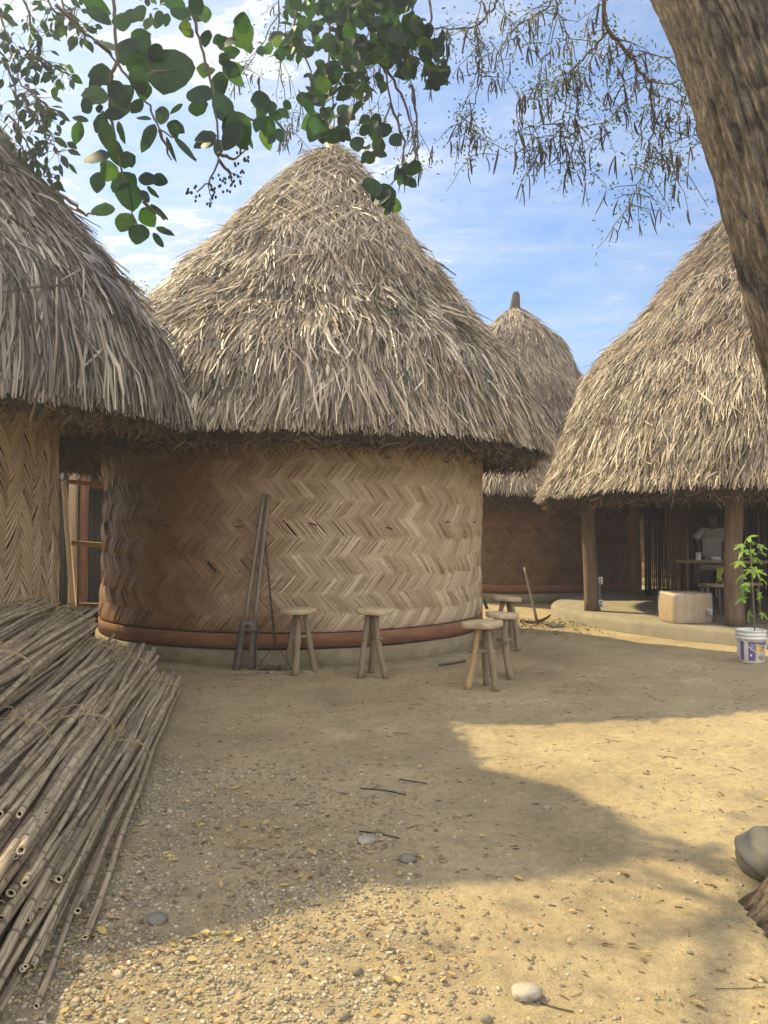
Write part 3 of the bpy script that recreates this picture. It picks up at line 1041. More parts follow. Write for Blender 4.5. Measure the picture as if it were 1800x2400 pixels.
def woven(root, C, r, z0, z1, band, sw, mat, mode='rows', ang=50, seed=0, a0=-PI, a1=PI, group=5, bow=.008, rfun=None):
    """twilled cane matting wrapped round the wall, every splint its own strip"""
    rg = np.random.default_rng(seed + 5)
    rad = rfun or (lambda ph, z: r + .06 * (vn(ph * 2.2 + 9, z * 1.1, seed) - .5) + .012 * (vn(ph * 9, z * 4, seed + 1) - .5))
    # backing
    a = np.linspace(a0, a1, 121)
    zz = np.linspace(z0, z1, 12)
    A, Z = np.meshgrid(a, zz)
    rr = rad(A, Z) - .018
    v = np.stack([C[0] + rr * np.sin(A), C[1] - rr * np.cos(A), Z], -1)
    mb = MB()
    i = np.arange(11)[:, None] * 121
    j = np.arange(120)[None]
    mb.add(v.reshape(-1, 3), np.stack([i + j, i + j + 1, i + 121 + j + 1, i + 121 + j], -1).reshape(-1, 4))
    wall = mb.build('wall', M['backing'], root, True)
    U = r * (a1 - a0)
    Vv = z1 - z0
    ta = math.radians(ang)
    if mode == 'rows':
        nb, span = int(math.ceil(Vv / band)), U
        pitch = sw / math.sin(ta)
        half = band / math.tan(ta)
    else:
        nb, span = int(math.ceil(U / band)), Vv
        pitch = sw / math.cos(ta)
        half = band * math.tan(ta)
    ns = int(span / pitch)
    bi, si = np.meshgrid(np.arange(nb), np.arange(ns), indexing='ij')
    bi, si = bi.ravel(), si.ravel()
    m = len(bi)
    sgn = np.where(bi % 2 == 0, 1.0, -1.0)
    sh = rg.integers(0, group, nb)[bi]
    gi = (si + sh) // group
    gf = ((si + sh) % group) / (group - 1) - .5
    gh = _tab[(gi * 7 + 3) % 256, (bi * 13 + seed) % 256]
    gh2 = _tab[(gi * 11 + 5) % 256, (bi * 5 + seed) % 256]
    s0 = (si + .5) * pitch + gf * (gh2 - .6) * pitch * .5 + rg.normal(0, .06, m) * pitch
    ext = .06 + .20 * gh + rg.uniform(0, .06, m)            # ends run past the fold line
    ext2 = .06 + .20 * gh2 + rg.uniform(0, .06, m)
    K = 5
    q = np.stack([-.5 - ext + (1 + ext + ext2) * t for t in np.linspace(0, 1, K)], 1)
    bulge = np.stack([np.full(m, b) for b in (-1.4, .3, 1.0, .3, -1.4)], 1) * bow
    lift = (gh * .006 + gf * .007 * (gh2 - .3) + rg.uniform(0, .003, m))[:, None] + bulge
    wob = rg.normal(0, .05, m)[:, None] * np.array([-1, -.5, 0, .5, 1])[None] * sw
    if mode == 'rows':
        zc = z0 + (bi + .5)[:, None] * band + q * band
        uc = s0[:, None] + sgn[:, None] * q * half + wob
        du, dz = math.cos(ta) * sgn, np.full(m, math.sin(ta))
    else:
        uc = (bi + .5)[:, None] * band + q * band
        zc = z0 + s0[:, None] + sgn[:, None] * q * half + wob
        # steep splints, leaning left and right by turns
        du, dz = np.full(m, math.cos(ta)), math.sin(ta) * sgn
    hw = sw * rg.uniform(.33, .47, m)
    dist_ = .05 * (vn(uc * 1.1 + 3, zc * .8, seed + 2) - .5) + .02 * (vn(uc * 4 + 3, zc * 2, seed + 3) - .5)
    if mode == 'rows':
        zc = zc + dist_ * np.clip((zc - z0) / .2, 0, 1)
    else:
        uc = uc + dist_
    pu, pz = -dz, du                                        # across the splint
    vs = []
    tiltv = rg.normal(0, .0022, m) + .004 * (gh - .5)
    for (side, dep) in ((-1, -.010), (-1, 0), (1, 0), (1, -.010)):
        uu = uc + (pu * hw * side)[:, None]
        z_ = zc + (pz * hw * side)[:, None]
        z_ = np.clip(z_, z0 - .0, z1 + .05)
        ph = a0 + uu / r
        rd = rad(ph, z_) + lift + dep + (side * tiltv)[:, None]
        vs.append(np.stack([C[0] + rd * np.sin(ph), C[1] - rd * np.cos(ph), z_], -1))
    v = np.stack(vs, 2)                                     # m,K,4,3
    ok = (rg.random(m) > .004) & (zc[:, 2] < z1 + band * .3) & (zc[:, 2] > z0 - band * .3)
    v = v[ok]
    m = len(v)
    fib = np.zeros(v.shape)
    fib[..., 0] = (np.arange(K) / (K - 1) * band * 1.4)[None, :, None]
    fib[..., 1] = np.array([-.5, -.5, .5, .5]) * sw
    fib[..., 2] = (.62 * _tab[(gi * 17 + 9) % 256, (bi * 23 + seed) % 256][ok] + .38 * rg.random(m))[:, None, None]
    o = (np.arange(m) * K * 4)[:, None, None]
    k = (np.arange(K - 1) * 4)[None, :, None]
    e = np.arange(3)[None, None]
    f = np.stack([o + k + e, o + k + e + 1, o + k + 4 + e + 1, o + k + 4 + e], -1).reshape(-1, 4)
    mb = MB()
    mb.add(v.reshape(-1, 3), f, fib.reshape(-1, 3))
    mb.build('woven_splints', mat, wall)
    return wall, rad


def ring(root, name, C, r0, r1, z0, z1, mat, n=96, wob=0.0, seed=0, bevel=.01):
    a = np.linspace(0, 2 * PI, n, endpoint=False)
    mb = MB()
    prof = [(r0, z0), (r1, z0), (r1, z1 - bevel), (r1 - bevel, z1), (r0, z1)]
    vs = []
    for k, (r, z) in enumerate(prof):
        w_ = wob * (fbm(a * 4 + 11, np.full(n, z * 3), seed, 3) - .45)
        rr = r + (w_ if 0 < k < 4 else 0)
        vs.append(np.stack([C[0] + rr * np.sin(a), C[1] - rr * np.cos(a), np.full(n, z) + (w_ * .3 if k > 1 else 0)], 1))
    v = np.stack(vs)
    m = len(prof)
    i = np.arange(m)[:, None] * n
    i2 = ((np.arange(m) + 1) % m)[:, None] * n
    j = np.arange(n)[None]
    j2 = (j + 1) % n
    fib = np.zeros(v.shape)
    fib[..., 0] = (a * r1)[None]
    fib[..., 1] = v[..., 2]
    mb.add(v.reshape(-1, 3), np.stack([i + j, i + j2, i2 + j2, i2 + j], -1).reshape(-1, 4)[:, ::-1], fib.reshape(-1, 3))
    return mb.build(name, mat, root, True if bevel == 0 else False)


def peg(mb, px, py, Yg, C, rad, tilt, ln=.09):
    """cane peg tied through the matting"""
    d = ray(px, py)
    o = np.array([0, 0, CH])
    t = Yg / d[1]
    for _ in range(30):
        p = o + d * t
        e = math.hypot(p[0] - C[0], p[1] - C[1]) - (float(rad(np.array(math.atan2(p[0] - C[0], C[1] - p[1])), np.array(p[2]))) + .02)
        t += e * .7
    ph = math.atan2(p[0] - C[0], C[1] - p[1])
    dirv = np.array([math.cos(ph) * math.cos(tilt), math.sin(ph) * math.cos(tilt), math.sin(tilt)])
    tube(mb, [p - dirv * ln / 2, p, p + dirv * ln / 2], [.008, .010, .007], 6)
    for s_ in (-.012, .012):
        pass


# ---- centre hut
CC = np.array([-1.29, 11.28])
RW = 2.69
hut = thing('thatched_hut', 'round hut at the centre with a tall net-covered thatched cone and a woven cane wall', 'hut', (CC[0], CC[1], 0), 'round thatched huts')


def off_c(z):
    k = np.clip((z - 3.5) / 3.5, 0, 1.2)
    return .52 * k ** .9, -.2 * k


def rm_c(ph):
    d = np.angle(np.exp(1j * (ph - math.radians(142))))
    return 1 - .36 * np.exp(-(np.abs(d) / .82) ** 6)  # radius cut back on the unseen side to shape the roof's shadow


prof_c = [(3.50, 2.59), (3.46, 2.74), (3.34, 3.1), (3.07, 3.6), (2.69, 4.0), (2.31, 4.4), (2.02, 4.8), (1.73, 5.2), (1.33, 5.6), (1.03, 6.0), (.77, 6.3), (.49, 6.6), (.33, 6.8), (.19, 6.95), (.04, 7.0)]
rf_c = Roof(CC, prof_c, off_c, rm_c, seed=2)
sh_c = thatch(hut, rf_c, M['thatch_tan'], 105000, (.008, .024), (.28, .82), .17, seed=1, rows=34, short=.35, netf=lambda q: rf_c.T - 2.3 - .85 * np.sin(q) - .3 * np.sin(q * 5 + 1), flare=(.01, .12))
eave(sh_c, rf_c, RW, 2.76, .26, .15, 6500, 1)
# finial: bound bundle above the peak
mb = MB()
ax_, ay_ = off_c(np.array(7.3))
pk = np.array([CC[0] + float(ax_), CC[1] + float(ay_), 6.93])
tube(mb, [pk, pk + (0, 0, .12), pk + (-.03, 0, .3), pk + (-.06, 0, .48)], [.22, .13, .10, .085], 12)
mb.build('finial', M['thatch_gold'], hut, True)
# old fishing net drawn over the peak
mb = MB()


def netline(l0, ph0, dirn, lim):
    ls, ps = [], []
    l, ph = l0, ph0
    while l > 0.3:
        r_ = np.interp(min(l, rf_c.T), rf_c.L, rf_c.p[:, 0])
        if l < lim(ph):
            break
        ls.append(l)
        ps.append(ph)
        st = .14
        l -= st * .80
        ph += dirn * st * .60 / max(r_, .22)
    return ls, ps


def lim(ph):
    x = math.sin(ph)
    return rf_c.T - (2.55 + .85 * x + .30 * math.sin(ph * 5 + 1) + .16 * math.sin(ph * 11))


T_ = rf_c.T
for ring_l, cnt, off in ((T_ - .35, 20, 0), (T_ - .8, 20, PI / 20), (T_ - 1.4, 34, PI / 40), (T_ - 2.1, 40, PI / 66)):
    for dirn in (-1, 1):
        for q in range(cnt):
            ls, ps = netline(ring_l, q * 2 * PI / cnt + off, dirn, lim)
            if len(ls) < 3:
                continue
            ps_ = np.array(ps)
            ls_ = np.array(ls)
            nn = .13 + .05 * vn(ps_ * 6, ls_ * 3, 12)
            pts = rf_c.S(ls_ + .03 * (vn(ps_ * 9, ls_ * 5, 3) - .5), ps_ + .03 * (vn(ps_ * 9, ls_ * 5, 4) - .5), nn)
            tube(mb, pts, .0042, 3, False)
mb.build('rope_net', M['rope'], hut)
wall_c, rad_c = woven(hut, CC, RW, .39, 2.75, .212, .0225, M['slat'], 'rows', 50, 1, group=4)
ring(hut, 'base_board', CC, RW - .06, RW + .024, .222, .380, M['red_board'], 180, bevel=.004)
ring(hut, 'plinth', CC, RW - .3, RW + .055, -.1, .20, M['mud'], 96, .06, 3)
ring(hut, 'ledge', CC, RW - .3, RW + .36, -.1, .028, M['mud'], 96, .14, 5)
for q, (px, py, tl) in enumerate([(562, 1234, .05), (733, 1228, -.3), (913, 1238, -.25), (1050, 1223, 0), (1113, 1224, 0), (910, 1072, .1), (1046, 1083, 0), (735, 1052, .1), (1043, 1462, .2), (920, 1474, 0), (390, 1232, .1), (1112, 1085, 0)]):
    mb = MB()
    peg(mb, px, py, 8.6, CC, rad_c, tl)
    mb.build('peg', M['plank_dark'], hut, True)

# ---- left hut
CL = np.array([-5.4, 7.05])
hutl = thing('thatched_hut', 'grey thatched hut cut by the left edge with canes piled against its wall', 'hut', (CL[0], CL[1], 0), 'round thatched huts')


def off_l(z):
    k = np.clip((z - 3.0) / 4.0, 0, 1.2)
    return .45 * k + .22 * np.clip(z - 5.4, 0, 1.2), .45 * k  # out-of-view top pushed right to place the tip of its shadow


prof_l = [(3.36, 2.47), (3.36, 2.6), (3.24, 3.0), (3.0, 3.4), (2.66, 3.8), (2.3, 4.2), (1.88, 4.6), (1.48, 5.0), (1.12, 5.4), (.92, 5.8), (.78, 6.2), (.55, 6.7), (.1, 7.1)]


def rm_l(ph):
    d = np.angle(np.exp(1j * (ph - math.radians(-50))))
    return 1 - .20 * np.exp(-(d / .8) ** 2)  # out-of-view front left pulled in to trim the roof's shadow

rf_l = Roof(CL, prof_l, off_l, rm_l, seed=6)
rf_l.tilt = (.015, .045, .06)
sh_l = thatch(hutl, rf_l, M['thatch_grey'], 66000, (.009, .028), (.35, .90), .2, seed=4, rows=26, face=math.radians(55), front=.92, lift=(.01, .05), flare=(.0, .09))
eave(sh_l, rf_l, 2.25, 2.72, .3, .09, 6500, 4)
wall_l, rad_l = woven(hutl, CL, 2.21, -.05, 2.7, .20, .036, M['slat_left'], 'cols', 58, 7, -PI * .2, PI * .9, 4, .012)

# ---- far hut (finial over the gap)
CF = np.array([3.3, 19.2])
hutf = thing('thatched_hut', 'farthest hut with a stick-like finial, seen in the gap between two roofs', 'hut', (CF[0], CF[1], 0), 'round thatched huts')
prof_f = [(3.2, 2.3), (3.12, 2.5), (2.7, 3.0), (2.2, 3.7), (1.85, 4.4), (1.6, 5.0), (1.39, 5.4), (1.2, 5.8), (.96, 6.2), (.67, 6.5), (.36, 6.8), (.12, 7.05)]
rf_f = Roof(CF, prof_f, seed=9)
sh_f = thatch(hutf, rf_f, M['thatch_gold'], 34000, (.009, .026), (.3, .7), .2, seed=9, rows=20)
eave(sh_f, rf_f, 2.7, 2.5, .25, .2, 3000, 9)
mb = MB()
tube(mb, [(CF[0], CF[1], 6.9), (CF[0], CF[1], 7.06), (CF[0] + .01, CF[1], 7.25), (CF[0] + .03, CF[1], 7.52), (CF[0] + .03, CF[1], 7.58)], [.26, .17, .12, .095, .06], 12)
mb.build('finial', M['thatch_dark'], hutf, True)
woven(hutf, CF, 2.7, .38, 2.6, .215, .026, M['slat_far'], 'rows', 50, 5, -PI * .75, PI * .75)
ring(hutf, 'base_board', CF, 2.62, 2.73, .215, .39, M['red_board'], 96)
ring(hutf, 'plinth', CF, 2.4, 2.78, -.1, .20, M['mud'], 96, .06, 8)
mb = MB()
pq = P(1362, 1201, 16.66)
box(mb, pq + (0, -.03, 0), (.16, .05, .15))
mb.build('wall_vent', M['slat_left'], hutf)

# ---- open shelter on the right
CS = np.array([8.0, 14.0])
shel = thing('thatched_shelter', 'wide open thatched shelter on posts above a concrete floor at right', 'shelter', (CS[0], CS[1], 0))
fa = math.atan2(-4.7, -5.1)      # azimuth towards the far hut (0 faces the camera)


def rm_s(ph):
    d = np.angle(np.exp(1j * (ph - math.radians(-137))))
    return 1 - .24 * np.exp(-(d / .55) ** 2)


prof_s = [(5.26, 2.11), (5.16, 2.27), (5.0, 2.7), (4.74, 3.4), (4.38, 4.1), (3.82, 4.8), (3.21, 5.5), (2.61, 6.2), (1.92, 6.9), (1.29, 7.6), (.69, 8.2), (.12, 8.7)]
rf_s = Roof(CS, prof_s, rm=rm_s, seed=12)
sh_s = thatch(shel, rf_s, M['thatch_gold'], 95000, (.007, .021), (.22, .56), .17, seed=12, rows=34, face=math.radians(-36), front=.92)
eave(sh_s, rf_s, 4.3, 2.45, .3, .14, 5000, 12)
mb = MB()
a = np.linspace(0, 2 * PI, 128, endpoint=False)
rr = 4.95 + .05 * np.sin(3 * a)
v = []
for k, (dr, z) in enumerate([(0.05, -.1), (.04, .14), (.0, .19), (-.03, .205)]):
    rw_ = (rr + dr + (.05 * (fbm(a * 6, a * 0 + z * 5, 3, 3) - .45))) * (1 - .17 * np.exp(-(np.angle(np.exp(1j * (a - math.radians(-137)))) / .55) ** 2))
    v.append(np.stack([CS[0] + rw_ * np.sin(a), CS[1] - rw_ * np.cos(a), np.full(128, z)], 1))
v.append(np.array([[CS[0], CS[1], .21]]))
i = np.arange(3)[:, None] * 128
j = np.arange(128)[None]
j2 = (j + 1) % 128
q = np.stack([i + j, i + j2, i + 128 + j2, i + 128 + j], -1).reshape(-1, 4)
jj = np.arange(128)
t3 = np.stack([384 + jj, 384 + (jj + 1) % 128, np.full(128, 512)], 1)
mb.add(np.concatenate(v), [q, t3])
mb.build('floor_slab', M['concrete'], shel, False)


def post(root, x, y, z0, z1, r, seed, lean=(0, 0), mat='wood_post'):
    rg = np.random.default_rng(seed)
    z = np.linspace(z0, z1, 14)
    t = (z - z0) / (z1 - z0)
    pts = np.stack([x + lean[0] * t + .015 * np.sin(z * 2.3 + seed), y + lean[1] * t, z], 1)
    rnd = 1 + .08 * (vn(np.arange(14)[:, None] * .6 + 3, np.arange(14)[None] * .7, seed) - .5)
    mb = MB()
    tube(mb, pts, r * (1.06 - .12 * t), 14, True, rnd)
    return mb.build('post', M[mat], root, True)


p1 = G(1385, 1432, .2)
p2 = G(1722, 1468, .2)
post(shel, p1[0], p1[1], .18, 2.7, .112, 1, (-.03, 0))
post(shel, p2[0], p2[1], .18, 2.7, .125, 2, (.02, 0))
for a_ in (-130, 20, 65, 110, 160):
    aa = math.radians(a_)
    k = 4.55 * float(rm_s(np.array(aa)))
    post(shel, CS[0] + k * math.sin(aa), CS[1] - k * math.cos(aa), .18, 2.7, .11, a_ + 300)
# roof ties seen from below
mb = MB()
for k in range(28):
    aa = 2 * PI * k / 28
    rm_ = float(rm_s(np.array(aa)))
    tube(mb, [(CS[0] + 5.0 * rm_ * math.sin(aa), CS[1] - 5.0 * rm_ * math.cos(aa), 2.08), (CS[0] + .3 * math.sin(aa), CS[1] - .3 * math.cos(aa), 8.7)], .03, 6)
mb.build('rafters', M['wood_post'], shel, True)['kind'] = 'stuff'
# upright cane screens at the back of the shelter
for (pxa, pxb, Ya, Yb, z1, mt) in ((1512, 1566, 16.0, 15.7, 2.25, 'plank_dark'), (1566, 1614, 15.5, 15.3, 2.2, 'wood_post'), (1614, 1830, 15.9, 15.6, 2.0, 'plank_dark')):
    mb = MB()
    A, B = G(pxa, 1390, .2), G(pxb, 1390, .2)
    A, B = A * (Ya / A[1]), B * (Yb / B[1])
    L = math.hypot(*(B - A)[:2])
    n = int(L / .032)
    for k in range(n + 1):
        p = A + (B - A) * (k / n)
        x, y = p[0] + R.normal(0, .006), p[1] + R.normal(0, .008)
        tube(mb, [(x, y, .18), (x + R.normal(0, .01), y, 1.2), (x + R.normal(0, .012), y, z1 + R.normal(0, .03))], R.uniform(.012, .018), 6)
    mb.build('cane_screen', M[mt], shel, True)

# ---- huts behind, seen through the openings
def back_hut(C, label, r, Re, ze, apex, seed, mode='canes', n=7000):
    h = thing('thatched_hut', label, 'hut', (C[0], C[1], 0), 'round thatched huts')
    prof = [(Re, ze), (Re - .04, ze + .18), (Re * .8, ze + 1.0), (Re * .5, ze + 2.5), (Re * .22, ze + 3.8), (.1, apex)]
    rf = Roof(C, prof, seed=seed)
    s_ = thatch(h, rf, M['thatch_grey'], n, (.025, .06), (.35, .8), .25, seed=seed, rows=14)
    eave(s_, rf, r, ze + .15, .3, .22, 2000, seed)
    if mode == 'canes':
        mb = MB()
        fc = math.atan2(-C[0], C[1])
        for a_ in np.arange(fc - 1.5, fc + 1.5, .036 / r):
            x, y = C[0] + r * math.sin(a_), C[1] - r * math.cos(a_)
            tube(mb, [(x, y, -.05), (x + R.normal(0, .01), y, 1.2), (x + R.normal(0, .012), y, ze + .35)], R.uniform(.013, .02), 5)
        a2 = np.linspace(0, 2 * PI, 49)[:-1]
        w1 = np.stack([np.stack([C[0] + (r - .04) * np.sin(a2), C[1] - (r - .04) * np.cos(a2), np.full(48, z)], 1) for z in (-.1, ze + .4)])
        jj = np.arange(48)
        mb.add(w1.reshape(-1, 3), np.stack([jj, (jj + 1) % 48, 48 + (jj + 1) % 48, 48 + jj], 1))
        mb.build('wall', M['plank_dark'], h, True)
    else:
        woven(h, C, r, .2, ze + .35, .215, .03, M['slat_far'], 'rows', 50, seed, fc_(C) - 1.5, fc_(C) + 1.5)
        ring(h, 'plinth', C, r - .2, r + .06, -.1, .21, M['mud'], 64, .05, seed)
    return h


def fc_(C):
    return math.atan2(-C[0], C[1])


back_hut(np.array([-6.9, 18.2]), 'small cane-walled hut glimpsed through the gap left of the centre hut', 2.5, 3.2, 2.62, 6.4, 21)
back_hut(np.array([10.4, 23.4]), 'hut behind the open shelter, only its eave showing beneath the shelter roof', 3.0, 3.8, 2.12, 6.6, 22, 'woven')

# ------------------------------------------------------------------ leaning timber frame and things in the left gap
fr = thing('timber_frame', 'pale planed timber frame with a cross rail leaning in the gap between huts', 'wooden frame', P(205, 1425, 11.2))
tl, tr_, bl, br_ = P(150, 1128, 11.5), P(262, 1140, 11.7), P(172, 1424, 11.0), P(262, 1424, 11.2)
mb = MB()
bar(mb, tl, bl, .075, .05)
mb.build('stile', M['frame'], fr)
mb = MB()
bar(mb, tr_, br_, .075, .05)
mb.build('stile', M['frame'], fr)
for a_, b_ in ((tl + (.04, -.003, 0), tr_ + (-.03, -.003, 0)), (tl * .5 + bl * .5 + (.04, -.003, 0), tr_ * .5 + br_ * .5 + (-.03, -.003, 0)), (bl + (.04, -.003, .03), br_ + (-.03, -.003, .03))):
    mb = MB()
    bar(mb, a_, b_, .07, .045)
    mb.build('rail', M['frame'], fr)
# step of planks beneath
pz = bl[2] - .03
pl = thing('plank_stack', 'low stack of dark planks under the leaning timber frame', 'planks', (bl[0] + .2, bl[1] + .2, 0))
k = 0
z = 0.0
while z < pz - .02:
    hgt = min(.06, pz - z)
    mb = MB()
    box(mb, (bl[0] + .25 + .05 * math.sin(k * 2.1), bl[1] + .35, z + hgt / 2), (1.5, .75, hgt - .004), rotz(.05 * math.sin(k * 1.7)))
    mb.build('plank', M['plank_dark'], pl)
    z += hgt
    k += 1
ps_ = thing('timber_post', 'upright reddish timber post standing behind the leaning frame', 'post', (P(178, 1250, 13.4)[0], 13.4, 0))
mb = MB()
x_ = P(171, 1250, 13.4)[0]
bar(mb, (x_, 13.4, -.05), (x_, 13.4, 2.9), .13, .08)
mb.build('beam', M['frame'], ps_)
mb = MB()
bar(mb, (x_ + .15, 13.5, -.05), (x_ + .16, 13.5, 2.9), .11, .10)
mb.build('beam', M['red_board'], ps_)

# ------------------------------------------------------------------ bundles of cane
DV = nrm(np.array([.18, -.98, 0]))
UV = nrm(np.array([-.98, -.18, 0]))
O0 = np.array([-1.93, 7.12, 0])


def cane_mesh(seed):
    rg = np.random.default_rng(seed)
    L = rg.uniform(4.15, 4.75)
    rad = rg.uniform(.0120, .0185)
    nd = []
    l = rg.uniform(.05, .2)
    while l < L:
        nd.append(l)
        l += rg.uniform(.14, .26)
    st = np.unique(np.concatenate([np.linspace(0, L, 46)] + [[x - .012, x - .003, x + .003, x + .012] for x in nd if .02 < x < L - .02]))
    ndv = np.array(nd)
    dist = np.abs(st[:, None] - ndv[None]).min(1)
    bump_ = np.exp(-(dist / .008) ** 2)
    t = st / L
    b1, b2, p1_, p2_ = rg.normal(0, .022), rg.normal(0, .018), rg.uniform(0, 6), rg.uniform(0, 6)
    x = b1 * np.sin(t * PI * 1.3 + p1_) + .0035 * np.sin(t * 19 + p2_)
    z = b2 * np.sin(t * PI * 1.6 + p2_) + .003 * np.sin(t * 23 + p1_)
    x -= x.mean()
    z -= z.mean()
    rr = rad * (1.08 - .22 * t) * (1 + .10 * bump_)
    n = 9
    a = np.linspace(0, 2 * PI, n, endpoint=False)
    v = np.stack([x[:, None] + rr[:, None] * np.cos(a), np.repeat(-st[:, None], n, 1) * -1, z[:, None] + rr[:, None] * np.sin(a)], -1)
    fib = np.zeros(v.shape)
    fib[..., 0] = (st + seed * 3.1)[:, None]
    fib[..., 1] = a[None] * .35
    fib[..., 2] = np.clip(np.exp(-(dist / .006) ** 2) * 1.0, 0, .85)[:, None]
    m = len(st)
    i = np.arange(m - 1)[:, None] * n
    j = np.arange(n)[None]
    j2 = (j + 1) % n
    q = np.stack([i + j, i + n + j, i + n + j2, i + j2], -1).reshape(-1, 4)
    # cut ends: pale rim and dark pith, both ends
    vs, fs = [v.reshape(-1, 3)], [q]
    base = m * n
    mats = [np.zeros(len(q), int)]
    fibs = [fib.reshape(-1, 3)]
    for e, sgn in ((0, -1), (m - 1, 1)):
        o = v[e]
        c = o.mean(0)
        slant = np.array([0, 1.0, 0]) * ((o - c) @ np.array([.6, 0, .8]))[:, None] * .5 * sgn
        o2 = o + slant * 1.0
        i1 = c + (o2 - c) * .52
        i2 = c + (o2 - c) * .45 - np.array([0, .03 * sgn, 0])
        vs += [o2, i1, i2]
        fibs += [np.zeros((3 * n, 3))]
        jj = np.arange(n)
        j2_ = (jj + 1) % n
        for lay, mt in ((0, 1), (1, 2)):
            aa = base + lay * n
            f = np.stack([aa + jj, aa + j2_, aa + n + j2_, aa + n + jj], 1)
            fs.append(f)
            mats.append(np.full(n, mt))
        ee = e * n
        fs.append(np.stack([ee + jj, ee + j2_, base + j2_, base + jj], 1))
        mats.append(np.zeros(n, int))
        base += 3 * n
    mb = MB()
    mb.add(np.concatenate(vs), fs, np.concatenate(fibs))
    o = mb.build('cane', M['cane'], None, True)
    o.data.materials.append(M['cane_cut'])
    o.data.materials.append(M['cane_hollow'])
    o.data.polygons.foreach_set('material_index', np.concatenate(mats).astype(np.int32))
    me = o.data
    bpy.data.objects.remove(o)
    return me, L


canes = [cane_mesh(k) for k in range(14)]
# local +Y of a cane runs from its thick near-butt ... placed so that y=0 is the far end
BUNDLES = [
    (.13, .115, .135, -.010, 'outermost low bundle of dry canes beside the open gravel, loosely tied'),
    (.43, .135, .15, .004, 'dry cane bundle on the ground just inside the outermost one'),
    (.74, .15, .15, .012, 'dry cane bundle buried low in the middle of the pile'),
    (.34, .36, .13, .010, 'dry cane bundle resting halfway down the sloping side of the pile'),
    (.66, .43, .15, .022, 'dry cane bundle lying midway up the pile below the top two'),
    (1.02, .42, .16, .016, 'dry cane bundle wedged low against the woven wall'),
    (.90, .70, .15, .034, 'upper dry cane bundle of the pile with twine knotted near its tips'),
    (1.22, .80, .14, .045, 'topmost dry cane bundle leaning on the left hut wall'),
]
for bi, (u0, z0, Rb, yaw, lab) in enumerate(BUNDLES):
    rg = np.random.default_rng(100 + bi)
    org = O0 + UV * u0 + np.array([0, 0, 0])
    b = thing('cane_bundle', lab, 'cane bundle', org, 'tied bundles of dry cane')
    pts = []
    tries = 0
    while len(pts) < 80 and tries < 3500:
        tries += 1
        a_, r_ = rg.uniform(0, 2 * PI), Rb * math.sqrt(rg.random())
        p = (r_ * math.cos(a_) * 1.35, r_ * math.sin(a_) * .85)
        if all((p[0] - q[0]) ** 2 + (p[1] - q[1]) ** 2 > .0285 ** 2 for q in pts):
            pts.append(p)
    for (du, dz) in pts:
        me, L = canes[int(rg.integers(len(canes)))]
        c = bpy.data.objects.new('cane', me)
        COL.objects.link(c)
        c.parent = b
        yj = yaw + rg.normal(0, .011) + du * .10
        pj = rg.normal(0, .007) - dz * .05
        far = rg.normal(0, .10)
        p0 = UV * du + np.array([0, 0, max(z0 + dz, .02)]) - DV * far
        # long axis along DV
        d = nrm(rotz(yj) @ DV + np.array([0, 0, pj - .010]))
        yv = Vector(d)
        rot = Vector((0, 1, 0)).rotation_difference(yv)
        roll = Quaternion((0, 1, 0), rg.uniform(0, 2 * PI))
        c.rotation_mode = 'QUATERNION'
        c.rotation_quaternion = rot @ roll
        c.location = tuple(p0)
        s_ = rg.uniform(.92, 1.12)
        c.scale = (s_ * rg.uniform(.9, 1.2), rg.uniform(.93, 1.06), s_ * rg.uniform(.9, 1.2))
    # twine: two turns round the bundle and loose ends
    for tpos in (rg.uniform(.35, .8), rg.uniform(2.3, 3.3)):
        mb = MB()
        ctr = org + np.array([0, 0, z0 - .010 * tpos]) + (rotz(yaw) @ DV) * tpos
        for turn in range(2):
            t = np.linspace(0, 2 * PI, 26)
            rr = Rb + .016 + .008 * np.sin(t * 3 + turn)
            pt = ctr + UV * (np.cos(t) * rr * 1.30)[:, None] + np.array([0, 0, 1.0]) * (np.sin(t) * rr * .90)[:, None] + DV * (.02 * turn + .04 * np.sin(t * 1 + turn))[:, None]
            pt[:, 2] = np.maximum(pt[:, 2], .008)
            tube(mb, pt, .0026, 4, False)
        kn = ctr - UV * .02 + np.array([0, 0, Rb * .9 + .02])
        for e in range(4):
            aa = rg.uniform(0, 2 * PI)
            Lk = rg.uniform(.05, .2)
            t = np.linspace(0, 1, 8)
            pt = kn + np.stack([Lk * t * math.cos(aa) + .03 * np.sin(t * 5), Lk * t * math.sin(aa) + .02 * np.sin(t * 7), .045 * np.sin(t * PI * 1.1) - .05 * t ** 2], 1)
            tube(mb, pt, .0026, 4, False)
        mb.build('twine', M['twine'], b, True)

